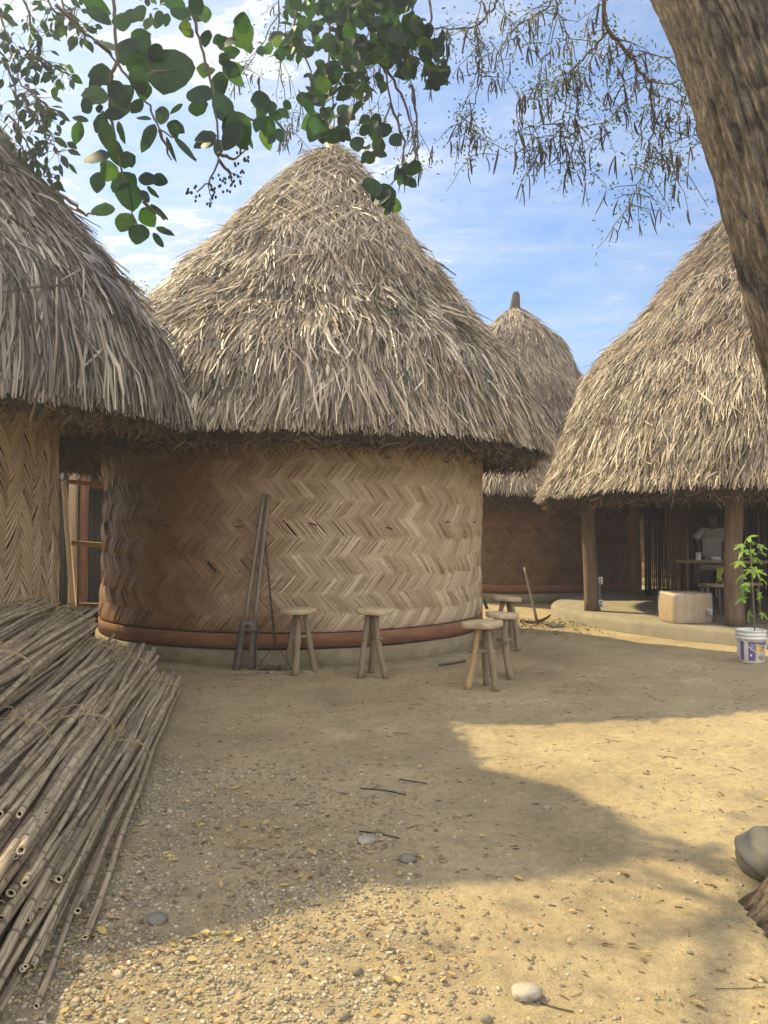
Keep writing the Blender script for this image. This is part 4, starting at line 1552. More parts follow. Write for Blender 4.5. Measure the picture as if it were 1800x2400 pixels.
# ------------------------------------------------------------------ stools
def stool(c, h, rs, seed, label, tilt=(0, 0), fresh=False, spread=.17, rot=0.0, ell=1.0):
    rg = np.random.default_rng(seed)
    gz = float(gheight(np.array(c[0]), np.array(c[1])))
    st = thing('stool', label, 'stool', (c[0], c[1], gz), 'rough log stools')
    n = 44
    a = np.linspace(0, 2 * PI, n, endpoint=False)
    wob = 1 + .22 * (vn(3 + np.cos(a) * 1.6, 5 + np.sin(a) * 1.6, seed) - .5) * 2 + .05 * (vn(np.cos(a) * 7 + 9, np.sin(a) * 7 + 9, seed) - .5)
    prof = [(.0, .052), (.55, .054), (.985, .052), (1.0, .047), (1.015, .028), (1.0, .003), (.98, .0), (0.01, .0)]
    vs = []
    for r_, z in prof:
        x = rs * r_ * wob * np.cos(a)
        y = rs * r_ * wob * np.sin(a) * ell
        X_ = x * math.cos(rot) - y * math.sin(rot)
        Y_ = x * math.sin(rot) + y * math.cos(rot)
        zz = np.full(n, z) + tilt[0] * X_ + tilt[1] * Y_
        vs.append(np.stack([c[0] + X_, c[1] + Y_, gz + h - .055 + zz], 1))
    v = np.stack(vs)
    m = len(prof)
    i = np.arange(m - 1)[:, None] * n
    j = np.arange(n)[None]
    j2 = (j + 1) % n
    fib = np.zeros(v.shape)
    fib[..., 0] = np.array([p[0] for p in prof])[:, None] * .35
    fib[..., 1] = (a * .12)[None] + np.array([p[1] for p in prof])[:, None]
    mb = MB()
    mb.add(v.reshape(-1, 3), np.stack([i + j, i + n + j, i + n + j2, i + j2], -1).reshape(-1, 4), fib.reshape(-1, 3))
    mb.build('seat', M['wood_pale'], st)
    feet = []
    for k in range(3):
        aa = rot + k * 2 * PI / 3 + rg.normal(0, .12)
        top = np.array([c[0] + .055 * math.cos(aa), c[1] + .055 * math.sin(aa), gz + h - .058])
        sp_ = spread * rg.uniform(.9, 1.12)
        ft = np.array([c[0] + sp_ * math.cos(aa), c[1] + sp_ * math.sin(aa), gz - .01])
        t = np.linspace(0, 1, 12)
        bow = rg.normal(0, .014, 2)
        pts = top + (ft - top) * t[:, None] + np.stack([bow[0] * np.sin(t * PI), bow[1] * np.sin(t * PI), 0 * t], 1)
        rr = (.028 + .010 * t) * (1 + .22 * (vn(t * 5, t * 0 + k, seed) - .5)) * (1.0 if not fresh else .95)
        rr[int(rg.integers(5, 9))] *= 1.14
        rnd = 1 + .22 * (vn(np.arange(12)[:, None] * .3, np.arange(10)[None] * .9, seed + k) - .5)
        mb = MB()
        tube(mb, pts, rr, 10, True, rnd)
        mb.build('leg', M['wood_fresh'] if (fresh and k == 0) else M['wood_log'], st, True)
        feet.append((top, ft))
    mids = [tp * .62 + ft * .38 for tp, ft in feet]
    for k in range(2 if not fresh else 1):
        p, q = mids[k], mids[(k + 1) % 3]
        d = nrm(q - p)
        mb = MB()
        tube(mb, [p - d * .05, (p + q) / 2, q + d * .05], [.017, .019, .016], 8)
        mb.build('stretcher', M['wood_log'], st, True)
    return st


def at_feet(px, py):
    return G(px, py)


c = P(706, 1566, 8.28)
stool((c[0] - .02, c[1] + .03), .70, .205, 3, 'log stool by the wall, next to the leaning digging tools', (.02, 0), rot=-2.0, ell=.85)
c = P(871, 1576, 8.12)
stool((c[0], c[1]), .715, .185, 8, 'log stool alone in front of the middle of the woven wall', (-.03, .02), rot=-.45, ell=.9)
c = G(1133, 1612)
stool((c[0] + .0, c[1] + .0), .645, .20, 13, 'nearest log stool of the three at right with a pale yellow leg', (.05, .0), True, .16, rot=2.75 + .5)
c = G(1176, 1588)
stool((c[0] + .01, c[1] + .05), .67, .195, 21, 'log stool with a dark knot on its seat edge, tucked behind the nearest stool', (-.06, -.02), rot=-1.2, ell=.95)
c = G(1190, 1522)
stool((c[0] - .0, c[1] + .02), .69, .185, 27, 'farthest log stool of the three, beside the corner of the centre hut', (-.06, .0), rot=-.9)

# ------------------------------------------------------------------ tools against the wall
def on_wall(px, py, C, rad, out=.03, Yg=8.6):
    d = ray(px, py)
    t = Yg / d[1]
    for _ in range(40):
        p = np.array([0, 0, CH]) + d * t
        ph = math.atan2(p[0] - C[0], C[1] - p[1])
        e = math.hypot(p[0] - C[0], p[1] - C[1]) - (float(rad(np.array(ph), np.array(p[2]))) + out)
        t += e * .7 / np.linalg.norm(d)
    return p


dg = thing('post_hole_digger', 'post hole digger with two long grey handles and steel blades leaning on the wall', 'digging tool', G(570, 1560))
t1, t2 = on_wall(619, 1158, CC, rad_c, .03), on_wall(630, 1160, CC, rad_c, .03)
f1, f2 = P(553, 1562, 8.36), P(590, 1564, 8.36)
f1[2] = f2[2] = .0
m1 = P(574, 1459, 8.42)
m2 = P(596, 1459, 8.42)
for (a_, b_) in ((t1, m1), (t2, m2)):
    mb = MB()
    t = np.linspace(0, 1, 8)[:, None]
    tube(mb, a_ * (1 - t) + b_ * t, .021, 10)
    mb.build('handle', M['handle'], dg, True)


def blade(pa, pb, w0, w1, bulge, name='blade'):
    mb = MB()
    na, nb_ = 12, 7
    s_ = np.linspace(0, 1, na)
    q = np.linspace(-1, 1, nb_)
    ax = nrm(pb - pa)
    sx_ = nrm(np.cross(ax, np.array([0, 1.0, 0])))
    ny_ = np.cross(sx_, ax)
    vv = []
    for layer in (0, 1):
        for k in s_:
            w_ = (w0 + (w1 - w0) * k) * (1 - .25 * max(0, k - .8) * 5 * .6)
            for x in q:
                vv.append(pa + (pb - pa) * (k + .0) + sx_ * w_ * x + ny_ * (bulge * (1 - x * x) * (1 if True else 0) - .006 * layer) - ax * .02 * (x * x) * (k > .95))
    vv = np.array(vv)
    i = np.arange(na - 1)[:, None] * nb_
    j = np.arange(nb_ - 1)[None]
    f1_ = np.stack([i + j, i + j + 1, i + nb_ + j + 1, i + nb_ + j], -1).reshape(-1, 4)
    o = na * nb_
    f2_ = f1_[:, ::-1] + o
    bd = list(range(nb_)) + [k * nb_ + nb_ - 1 for k in range(1, na)] + list(range(na * nb_ - 2, (na - 1) * nb_ - 1, -1)) + [k * nb_ for k in range(na - 2, 0, -1)]
    bd = np.array(bd)
    b2_ = np.roll(bd, -1)
    f3_ = np.stack([bd, bd + o, b2_ + o, b2_], 1)
    mb.add(vv, [f1_, f2_, f3_])
    return mb.build(name, M['steel'], dg, True)


blade(m1 + (-.01, -.03, .02), f1, .034, .048, -.03)
blade(m2 + (.01, -.03, .02), f2, .034, .048, .03)
mb = MB()
box(mb, (m1 + m2) / 2 + (0, -.04, -.03), (.165, .03, .11))
mb.build('bracket', M['steel'], dg)
mb = MB()
tube(mb, [(m1 + m2) / 2 + (-.0, -.075, -.02), (m1 + m2) / 2 + (-.0, -.03, -.02)], .016, 8)
mb.build('pivot_bolt', M['iron'], dg, True)

gw = thing('grass_slasher', 'thin iron shafted slasher with a wire fork foot beside the digger', 'hand tool', G(644, 1562))
s0, s1 = on_wall(621, 1262, CC, rad_c, .04), P(645, 1512, 8.40)
mb = MB()
t = np.linspace(0, 1, 8)[:, None]
tube(mb, s0 * (1 - t) + s1 * t, np.linspace(.008, .015, 8), 8)
mb.build('shaft', M['iron'], gw, True)
fa_, fb_ = P(605, 1553, 8.36), P(684, 1566, 8.3)
fa_[2] = fb_[2] = .005
for e in (fa_, fb_):
    mb = MB()
    mid = s1 * .35 + e * .65 + np.array([0, 0, .05])
    tube(mb, [s1 + (0, 0, .05), s1, s1 * .7 + mid * .3, mid, e + (0, 0, .02)], .0055, 6)
    mb.build('fork_wire', M['iron'], gw, True)
mb = MB()
bar(mb, fa_ + (0, 0, .015), fb_ + (0, 0, .015), .03, .008)
mb.build('cutting_blade', M['steel'], gw)


def litter_heap(cx, cy, rx, ry, n, mat, name, label, h=.03, cat='litter heap'):
    mb = MB()
    x = R.normal(cx, rx, n)
    y = R.normal(cy, ry, n)
    a = R.uniform(0, 2 * PI, n)
    z = gheight(x, y) + .008 + h * R.random(n) * np.exp(-((x - cx) / rx) ** 2 - ((y - cy) / ry) ** 2)
    leaves(mb, np.stack([x, y, z], 1), np.stack([np.cos(a), np.sin(a), R.normal(0, .4, n)], 1), np.stack([R.normal(0, .6, n), R.normal(0, .6, n), np.ones(n)], 1),
           R.uniform(.02, .07, n), R.uniform(.008, .03, n), LEAF_LIT, R.uniform(-.4, .4, n))
    return tag(mb.build(name, mat, None), label, cat, None, 'stuff')


c = P(645, 1562, 8.36)
litter_heap(c[0], c[1] - .03, .16, .05, 260, M['debris'], 'leaf_heap', 'small heap of dark dry leaves at the foot of the slasher', .07)
c = G(1330, 1470)
litter_heap(c[0], c[1], .9, .45, 700, M['debris'], 'trash_litter', 'dry trash and chips strewn before the shelter floor', .06)
c = G(1215, 1462)
litter_heap(c[0], c[1], .5, .35, 500, M['debris'], 'bark_litter', 'bark litter around the pickaxe and the farthest stool', .05)

# pickaxe
pkx = thing('pickaxe', 'pickaxe standing on its head with the long handle up, before the dark woven wall', 'pickaxe', G(1258, 1462))
hb = G(1258, 1462) + np.array([0, 0, .06])
ht = P(1229, 1330, hb[1] + .25)
mb = MB()
t = np.linspace(0, 1, 9)[:, None]
tube(mb, hb * (1 - t) + ht * t, np.linspace(.026, .018, 9), 8)
mb.build('handle', M['handle'], pkx, True)
mb = MB()
u = np.linspace(-1, 1, 15)
tube(mb, np.stack([hb[0] + .22 * u, hb[1] - .05 * u, hb[2] + .07 * u ** 2 + .05 * u - .03], 1), .012 + .020 * (1 - np.abs(u)) + .004, 6)
mb.build('head', M['iron'], pkx, True)
sl = G(1302, 1470)
mb = MB()
box(mb, sl + (0, 0, .03), (.24, .17, .06), rotz(.3))
tag(mb.build('stone_slab', M['stone_pale'], None), 'flat pale stone slab lying near the pickaxe', 'stone')
sl = G(1142, 1428)
mb = MB()
tube(mb, [sl + (0, 0, .01), sl + (-.05, .05, .14), sl + (-.1, .12, .30)], [.05, .045, .01], 8, True, None, .4)
tag(mb.build('plastic_flap', M['black'], None, True), 'black plastic scrap standing at the right corner of the centre hut', 'plastic scrap')
a_, b_ = G(1030, 1562), G(1090, 1553)
mb = MB()
tube(mb, [a_ + (0, 0, .018), b_ + (0, 0, .018)], .013, 8)
tag(mb.build('metal_pipe', M['steel'], None, True), 'short dark metal pipe lying at the foot of the plinth', 'pipe')

# ------------------------------------------------------------------ on the shelter floor
# carton wrapped in film
bx = G(1626, 1468, .21)
bc = np.array([bx[0] + .12, bx[1] + .60, .21])
ct = thing('carton', 'bulging cardboard carton wrapped in clear film on the edge of the shelter floor', 'carton', bc)
nn = 14
g = np.linspace(-1, 1, nn)


def soft_box(hx, hy, h, amp, seed):
    """a sagging, bulging carton"""
    th = np.linspace(0, 2 * PI, 72, endpoint=False)
    sq = (np.abs(np.cos(th)) ** 7 + np.abs(np.sin(th)) ** 7) ** (-1 / 7)
    zs = np.array([0, .02, .12, .3, .5, .7, .88, .97, 1.0])
    vs = []
    for z in zs:
        k = 1 + .035 * math.sin(z * PI) - .02 * z
        w_ = 1 + amp * (fbm(th * 3 + seed, np.full(72, z * 4), seed, 3) - .45)
        e = .985 if z in (0, 1.0) else 1
        vs.append(np.stack([hx * sq * np.cos(th) * k * w_ * e, hy * sq * np.sin(th) * k * w_ * e, h * z + .03 * (vn(th * 2, th * 0, seed) - .5) * (z > .8)], 1))
    v = np.concatenate(vs + [np.array([[0, 0, h * 1.02]])])
    m = len(zs)
    i = np.arange(m - 1)[:, None] * 72
    j = np.arange(72)[None]
    j2 = (j + 1) % 72
    q = np.stack([i + j, i + j2, i + 72 + j2, i + 72 + j], -1).reshape(-1, 4)
    jj = np.arange(72)
    t = np.stack([(m - 1) * 72 + jj, (m - 1) * 72 + (jj + 1) % 72, np.full(72, m * 72)], 1)
    return v, [q, t]


rt = rotz(.18)
v, f = soft_box(.315, .24, .42, .05, 3)
MB().add(v @ rt.T + bc, f).build('box_body', M['card'], ct, True)
v, f = soft_box(.328, .253, .436, .11, 9)
MB().add(v @ rt.T + bc + (0, 0, .002), f).build('film_wrap', M['film'], ct, True)
mb = MB()
lp = bc + rt @ np.array([.215, -.268, .16])
box(mb, lp, (.085, .008, .095), rt)
mb.build('shipping_label', M['plastic_white'], ct)
mb = MB()
for r_ in range(4):
    box(mb, lp + rt @ np.array([-.005 * (r_ % 2), -.005, .03 - .017 * r_]), (.06 - .012 * (r_ % 2), .003, .005), rt)
mb.build('label_print', M['print_dark'], ct)

# outlet boxes on a conduit by the post
pc = G(1406, 1432, .2)
ou = thing('outlet_post', 'thin green conduit with two white outlet boxes beside the left shelter post', 'outlet', (pc[0], pc[1], .2))
mb = MB()
tube(mb, [(pc[0], pc[1], .2), (pc[0], pc[1], .72)], .013, 8)
mb.build('conduit', M['conduit'], ou, True)
for z in (.33, .71):
    mb = MB()
    box(mb, (pc[0] + .0, pc[1] - .03, z), (.075, .05, .12))
    ob = mb.build('outlet_box', M['plastic_white'], ou)
    mb = MB()
    for dz in (-.025, .025):
        box(mb, (pc[0], pc[1] - .056, z + dz), (.03, .004, .022))
    mb.build('socket', M['print_dark'], ob)

# table
tb = thing('table', 'rough wooden table in the dark shelter in front of the man', 'table', (5.65, 12.75, .2))
mb = MB()
box(mb, (5.68, 12.75, 1.035), (1.45, .62, .045))
mb.build('tabletop', M['table_wood'], tb)
for (x, y) in ((5.05, 12.5), (6.3, 12.5), (5.05, 13.0), (6.3, 13.0)):
    mb = MB()
    bar(mb, (x, y, .2), (x, y, 1.012), .07, .07)
    mb.build('leg', M['plank_dark'], tb)
mb = MB()
box(mb, (5.45, 12.5, .93), (.62, .03, .12))
mb.build('drawer_rail', M['wood_log'], tb)


def cup(x, y, z, r, h, mat, name, label, cat, neck=0):
    mb = MB()
    pr = [(r * .85, 0), (r, .01), (r, h * (.65 if neck else 1))]
    if neck:
        pr += [(r * .4, h * .8), (r * .35, h)]
    lathe(mb, pr, (x, y, z), 20, True, True)
    return tag(mb.build(name, mat, None, True), label, cat)


zt = 1.058
cup(5.16, 12.62, zt, .04, .13, M['plastic_white'], 'plastic_cup', 'pale plastic cup at the left end of the table', 'cup')
cup(5.62, 12.66, zt, .03, .19, M['conduit'], 'glass_bottle', 'small dark bottle standing nearest the middle of the table', 'bottle', 1)
cup(5.74, 12.6, zt, .028, .17, M['plastic_white'], 'spray_bottle', 'pale bottle next to the dark one on the table', 'bottle', 1)
mb = MB()
box(mb, (5.4, 12.62, zt + .03), (.2, .14, .06), rotz(.2))
tag(mb.build('paper_stack', M['plastic_white'], None), 'low pale stack of paper on the table right of the cup', 'papers')
mb = MB()
box(mb, (6.0, 12.64, zt + .035), (.42, .3, .07), rotz(-.08))
box(mb, (6.02, 12.66, zt + .09), (.3, .24, .04), rotz(.1))
tag(mb.build('folded_cloth', M['navy'], None), 'dark folded cloth on the right half of the table', 'cloth')
lathe(mb := MB(), [(.02, 0), (.03, .01), (.03, .045), (.012, .06)], (5.95, 12.46, zt), 14, True, True)
tag(mb.build('small_jar', M['plastic_white'], None, True), 'tiny white jar at the front edge of the table', 'jar')
# stools under the table
stool_z = .2


def low_stool(x, y, h, label, seed):
    t_ = thing('wooden_stool', label, 'stool', (x, y, .2))
    mb = MB()
    box(mb, (x, y, .2 + h), (.36, .3, .045), rotz(.1))
    mb.build('seat', M['table_wood'], t_)
    for (dx, dy) in ((-.13, -.1), (.13, -.1), (-.13, .1), (.13, .1)):
        mb = MB()
        tube(mb, [(x + dx * 1.15, y + dy * 1.15, .2), (x + dx, y + dy, .2 + h - .02)], [.024, .02], 8)
        mb.build('leg', M['wood_log'], t_, True)


low_stool(5.2, 12.15, .48, 'square wooden stool half hidden by the carton, left of the yellow cloth', 4)
low_stool(5.75, 12.2, .50, 'square wooden stool under the middle of the table', 5)
# yellow cloth hanging at the table edge
mb = MB()
gx = np.linspace(-.07, .07, 10)
gz_ = np.linspace(0, 1, 12)
GX, GZ = np.meshgrid(gx, gz_)
vx = 5.42 + GX * (1 - .55 * GZ) + .01 * np.sin(GZ * 7)
vy = 12.44 + .018 * np.sin(GX * 110) * (1 - .3 * GZ) - .01
v1 = np.stack([vx, vy, .93 - .2 * GZ - .03 * np.cos(GX * 60) * GZ], -1).reshape(-1, 3)
v2 = v1 + np.array([0, .008, 0])
i = np.arange(11)[:, None] * 10
j = np.arange(9)[None]
f = np.stack([i + j, i + j + 1, i + 11 - 1 + j + 1, i + 10 + j], -1).reshape(-1, 4)
mb.add(np.concatenate([v1, v2]), [f, f[:, ::-1] + 120])
for s_ in (-1, 1):
    t = np.linspace(0, 1, 9)
    tube(mb, np.stack([5.42 + s_ * (.03 + .03 * np.sin(t * PI)) + .06 * (s_ > 0) * t, np.full(9, 12.43), .78 - .30 * np.sin(t * PI * .5)], 1), .009, 6)
tag(mb.build('yellow_cloth', M['green_yellow'], None, True), 'yellow green cloth with straps hanging from the table edge', 'cloth')

# ------------------------------------------------------------------ the man in the shelter
px_, py_ = P(1668, 1250, 13.35)[:2]
man = thing('person', 'man in a white short-sleeved shirt standing in the shade behind the table', 'person', (px_, py_, .21))


def skin_obj(name, verts, edges, radii, mat, root=0, parent=man, levels=2):
    me = bpy.data.meshes.new(name)
    me.from_pydata([tuple(map(float, v)) for v in verts], edges, [])
    o = bpy.data.objects.new(name, me)
    COL.objects.link(o)
    me.materials.append(mat)
    md = o.modifiers.new('Skin', 'SKIN')
    md.use_smooth_shade = True
    lay = me.skin_vertices[0].data
    for k, r_ in enumerate(radii):
        lay[k].radius = (r_, r_) if np.isscalar(r_) else r_
        lay[k].use_root = (k == root)
    sb = o.modifiers.new('Sub', 'SUBSURF')
    sb.levels = sb.render_levels = levels
    o.parent = parent
    return o


bv, be, br = [], [], []


def J(p, r_, par=None):
    bv.append(p)
    br.append(r_)
    if par is not None:
        be.append((par, len(bv) - 1))
    return len(bv) - 1


# local frame: facing -Y (towards the camera), feet at z=0
pel = J((0, 0, .88), (.15, .11))
wst = J((0, 0, 1.02), (.135, .10), pel)
chs = J((0, 0, 1.22), (.165, .115), wst)
nkb = J((0, .0, 1.37), (.09, .075), chs)
nk = J((0, -.01, 1.43), .056, nkb)
jaw = J((0, -.025, 1.49), (.062, .07), nk)
mid = J((0, -.015, 1.565), (.074, .092), jaw)
crn = J((0, -.005, 1.635), (.062, .078), mid)
nose = J((0, -.105, 1.545), .012, mid)
ear1 = J((.08, .0, 1.55), .014, mid)
ear2 = J((-.08, .0, 1.55), .014, mid)
for s_ in (-1, 1):
    hp = J((s_ * .09, 0, .80), .085, pel)
    kn = J((s_ * .105, -.01, .45), .058, hp)
    an = J((s_ * .11, .02, .08), .04, kn)
    J((s_ * .115, -.10, .035), .035, an)
    sh_ = J((s_ * .165, .0, 1.335), .062, nkb)
    if s_ > 0:
        el = J((.235, .02, 1.08), .042, sh_)
        wr_ = J((.225, -.08, .88), .028, el)
        dirh = nrm(np.array([-.1, -.5, -.85]))
    else:
        el = J((-.32, -.02, 1.16), .042, sh_)
        wr_ = J((-.36, -.22, 1.0), .028, el)
        dirh = nrm(np.array([.05, -.75, -.65]))
    w0_ = np.array(bv[wr_])
    pm = J(w0_ + dirh * .06, (.036, .018), wr_)
    side_ = nrm(np.cross(dirh, np.array([0, 1.0, .4])))
    for fk in range(4):
        b0 = np.array(bv[pm]) + dirh * .03 + side_ * (.026 * (fk - 1.5) / 1.5)
        f0 = J(b0, .0095, pm)
        ln = (.062, .074, .070, .054)[fk]
        f1_ = J(b0 + dirh * ln * .5 + np.array([0, .006, -.004]), .0085, f0)
        J(b0 + dirh * ln + np.array([0, .022, -.010]), .0075, f1_)
    th0 = J(w0_ + dirh * .035 + side_ * .034, .011, wr_)
    J(w0_ + dirh * .075 + side_ * .058, .009, th0)
skin_obj('body', bv, be, br, M['skin'])
# shirt with short sleeves
sv = [(0, 0, .84), (0, 0, .95), (0, 0, 1.10), (0, 0, 1.24), (0, 0, 1.345), (.15, 0, 1.335), (.215, .012, 1.20), (.24, .02, 1.12), (-.15, 0, 1.335), (-.245, -.008, 1.25), (-.30, -.015, 1.185)]
se = [(0, 1), (1, 2), (2, 3), (3, 4), (4, 5), (5, 6), (6, 7), (4, 8), (8, 9), (9, 10)]
skin_obj('shirt', sv, se, [(.178, .135), (.172, .13), (.165, .125), (.18, .132), (.10, .085), .078, .068, .07, .078, .068, .07], M['shirt'], 2)
mb = MB()
for k in range(3):
    box(mb, np.array([0.01, -.138 + .003 * k, 1.30 - .035 * k]) + np.array([px_, py_, .21]), (.008, .012, .010))
mb.build('button', M['print_dark'], man)
tv = [(0, 0, .92), (0, 0, .84), (.095, 0, .76), (.108, -.01, .45), (.112, .02, .10), (-.095, 0, .76), (-.108, -.01, .45), (-.112, .02, .10)]
skin_obj('trousers', tv, [(0, 1), (1, 2), (2, 3), (3, 4), (1, 5), (5, 6), (6, 7)], [(.16, .125), (.165, .125), .1, .075, .07, .1, .075, .07], M['trousers'], 0)
skin_obj('hair', [(0, .015, 1.60), (0, .012, 1.655)], [(0, 1)], [(.080, .095), (.066, .082)], M['hair'], 0)
mb = MB()
for s_ in (-1, 1):
    blob(mb, np.array([px_ + s_ * .03, py_ - .098, .21 + 1.572]), (.011, .008, .006), 2, .05, 8)
mb.build('eyes', M['plastic_white'], man, True)
mb = MB()
tube(mb, np.array([[px_ - .024, py_ - .094, .21 + 1.503], [px_, py_ - .1, .21 + 1.505], [px_ + .024, py_ - .094, .21 + 1.503]]), .006, 6)
mb.build('mouth', M['print_dark'], man, True)

# ------------------------------------------------------------------ bucket with seedling
bk = G(1777, 1557)
bk = np.array([bk[0], bk[1] + .17, float(gheight(bk[0], bk[1] + .17))])
bu = thing('paint_bucket', 'white paint bucket with a purple and yellow label holding a seedling', 'bucket', bk)
br0, br1, bh = .143, .166, .38
mb = MB()
pr = [(.0, .006), (br0 - .012, .0), (br0, .012), (br0 + .008, .20), (br1 - .012, .275)]
pr += [(br1 + .006, .28), (br1 + .006, .292), (br1 - .008, .297), (br1 - .006, .315), (br1 + .005, .32), (br1 + .005, .332), (br1 - .008, .337), (br1 - .005, .36), (br1 + .006, .366), (br1 + .006, .378), (br1 - .002, .38), (br1 - .012, .375), (br1 - .02, .28), (br1 - .022, .27)]
lathe(mb, pr, bk, 64, False)
mb.build('pail', M['bucket'], bu, True)


def wrap(mb, a0, a1, z0, z1, lift, nz=2, na=24, topf=None, botf=None):
    """patch of printed label following the pail"""
    aa = np.linspace(a0, a1, na)
    vs = []
    for layer in range(nz):
        t = layer / (nz - 1)
        zb = np.array([botf(x) if botf else z0 for x in aa])
        zt_ = np.array([topf(x) if topf else z1 for x in aa])
        z = zb * (1 - t) + zt_ * t
        r = np.interp(z, [.012, .20, .275], [br0, br0 + .008, br1 - .012]) + lift
        vs.append(np.stack([bk[0] + r * np.sin(aa), bk[1] - r * np.cos(aa), bk[2] + z], 1))
    v = np.stack(vs)
    i = np.arange(nz - 1)[:, None] * na
    j = np.arange(na - 1)[None]
    mb.add(v.reshape(-1, 3), np.stack([i + j, i + j + 1, i + na + j + 1, i + na + j], -1).reshape(-1, 4))
    return mb


lab = wrap(MB(), -.62, 1.3, .03, .25, .0015, 4, 40).build('label', M['bucket_grey'], bu)
wrap(MB(), -.62, -.12, .035, .25, .003, 4, 16).build('label_panel', M['bucket_purple'], lab)
wrap(MB(), -1.25, -.95, .035, .25, .003, 4, 8).build('label_panel', M['bucket_purple'], lab)
wrap(MB(), -.08, 1.2, .13, .25, .003, 4, 30, topf=lambda x: .245 - .0 * x, botf=lambda x: .12 + .02 * math.sin(x * 3)).build('yellow_band', M['bucket_yellow'], lab)
wrap(MB(), -.10, 1.2, .2, .25, .0045, 3, 40, botf=lambda x: .25 - .075 * math.exp(-((x - .52) / .38) ** 2) - .004, topf=lambda x: .251).build('purple_crest', M['bucket_purple'], lab)
mb = MB()
for (x0, x1, z0_, z1_) in ((-.5, -.2, .215, .222), (-.5, -.22, .2, .206), (-.5, -.25, .185, .191), (-.52, -.2, .17, .176), (-.5, -.2, .155, .161)):
    wrap(mb, x0, x1, z0_, z1_, .005, 2, 10)
mb.build('fine_print', M['bucket_grey'], lab)
wrap(MB(), -.5, -.38, .085, .11, .005, 2, 8).build('white_mark', M['print_white'], lab)
mb = MB()
wrap(mb, .2, .75, .148, .158, .006, 2, 12)
wrap(mb, .25, .8, .128, .134, .006, 2, 12)
mb.build('brown_lines', M['print_dark'], lab)
mb = MB()
for ac, zc_, rr_ in ((.28, .075, .02), (.47, .055, .016), (.62, .08, .016)):
    t = np.linspace(0, 2 * PI, 17)[:-1]
    for r0_, r1_ in ((rr_, rr_ * .55),):
        ring_v = []
        for q_ in (r0_, r1_):
            z = zc_ + q_ * np.sin(t)
            a_ = ac + q_ * np.cos(t) / br0
            r = np.interp(z, [.012, .20, .275], [br0, br0 + .008, br1 - .012]) + .006
            ring_v.append(np.stack([bk[0] + r * np.sin(a_), bk[1] - r * np.cos(a_), bk[2] + z], 1))
        jj = np.arange(16)
        mb.add(np.concatenate(ring_v), np.stack([jj, (jj + 1) % 16, 16 + (jj + 1) % 16, 16 + jj], 1))
mb.build('round_icons', M['print_dark'], lab)
# lettering bent round the pail
fc = bpy.data.curves.new('lettering', 'FONT')
fc.body = 'Pintuco'
fc.size = .034
fc.align_x = 'CENTER'
fo = bpy.data.objects.new('lettering_tmp', fc)
COL.objects.link(fo)
dgp = bpy.context.evaluated_depsgraph_get()
tm = bpy.data.meshes.new_from_object(fo.evaluated_get(dgp))
bpy.data.objects.remove(fo)
co = np.zeros(len(tm.vertices) * 3)
tm.vertices.foreach_get('co', co)
co = co.reshape(-1, 3)
z = .196 + co[:, 1]
a_ = .50 + co[:, 0] / br0
r = np.interp(z, [.012, .20, .275], [br0, br0 + .008, br1 - .012]) + .0065
nc = np.stack([bk[0] + r * np.sin(a_), bk[1] - r * np.cos(a_), bk[2] + z], 1)
tm.vertices.foreach_set('co', nc.ravel())
tm.materials.append(M['print_white'])
lt = bpy.data.objects.new('lettering', tm)
COL.objects.link(lt)
lt.parent = lab
lt.location = -Vector(parent_loc(lab))
# wire handle
mb = MB()
t = np.linspace(-1.15, 1.15, 30)
hx = np.sin(t * PI / 2.3)
tube(mb, np.stack([bk[0] + (br1 + .008) * np.sin(-1.0 + 2.0 * (t + 1.15) / 2.3), bk[1] - (br1 + .012) * np.cos(-1.0 + 2.0 * (t + 1.15) / 2.3) - .02 * np.cos(t * PI / 2.3), bk[2] + .285 - .15 * np.cos(t * PI / 2.3)], 1), .003, 6, False)
mb.build('wire_handle', M['plastic_white'], bu, True)
mb = MB()
lathe(mb, [(br1 - .021, .30), (.08, .312), (.001, .318)], bk, 40, False)
mb.build('soil', M['soil'], bu, True)

sd = thing('seedling', 'green lobed-leaf seedling growing in the paint bucket', 'plant', (bk[0], bk[1], bk[2] + .31))


def Pz(zx, zy, dY=0.0):      # coordinates measured in an enlarged crop of the photograph
    return P(1550 + zx / 4.916, 1150 + zy / 4.916, bk[1] + dY)


stem_pts = np.array([Pz(1077, 1660), Pz(1070, 1450), Pz(1064, 1280), Pz(1052, 1060), Pz(1040, 880), Pz(1033, 700), Pz(1024, 590)])
mb = MB()
tube(mb, stem_pts, np.linspace(.008, .004, 7), 8)
mb.build('stem', M['stem'], sd, True)
# palmate leaf outline
LOBES = [(-2.2, .42), (-1.15, .78), (0, 1.0), (1.15, .78), (2.2, .42)]


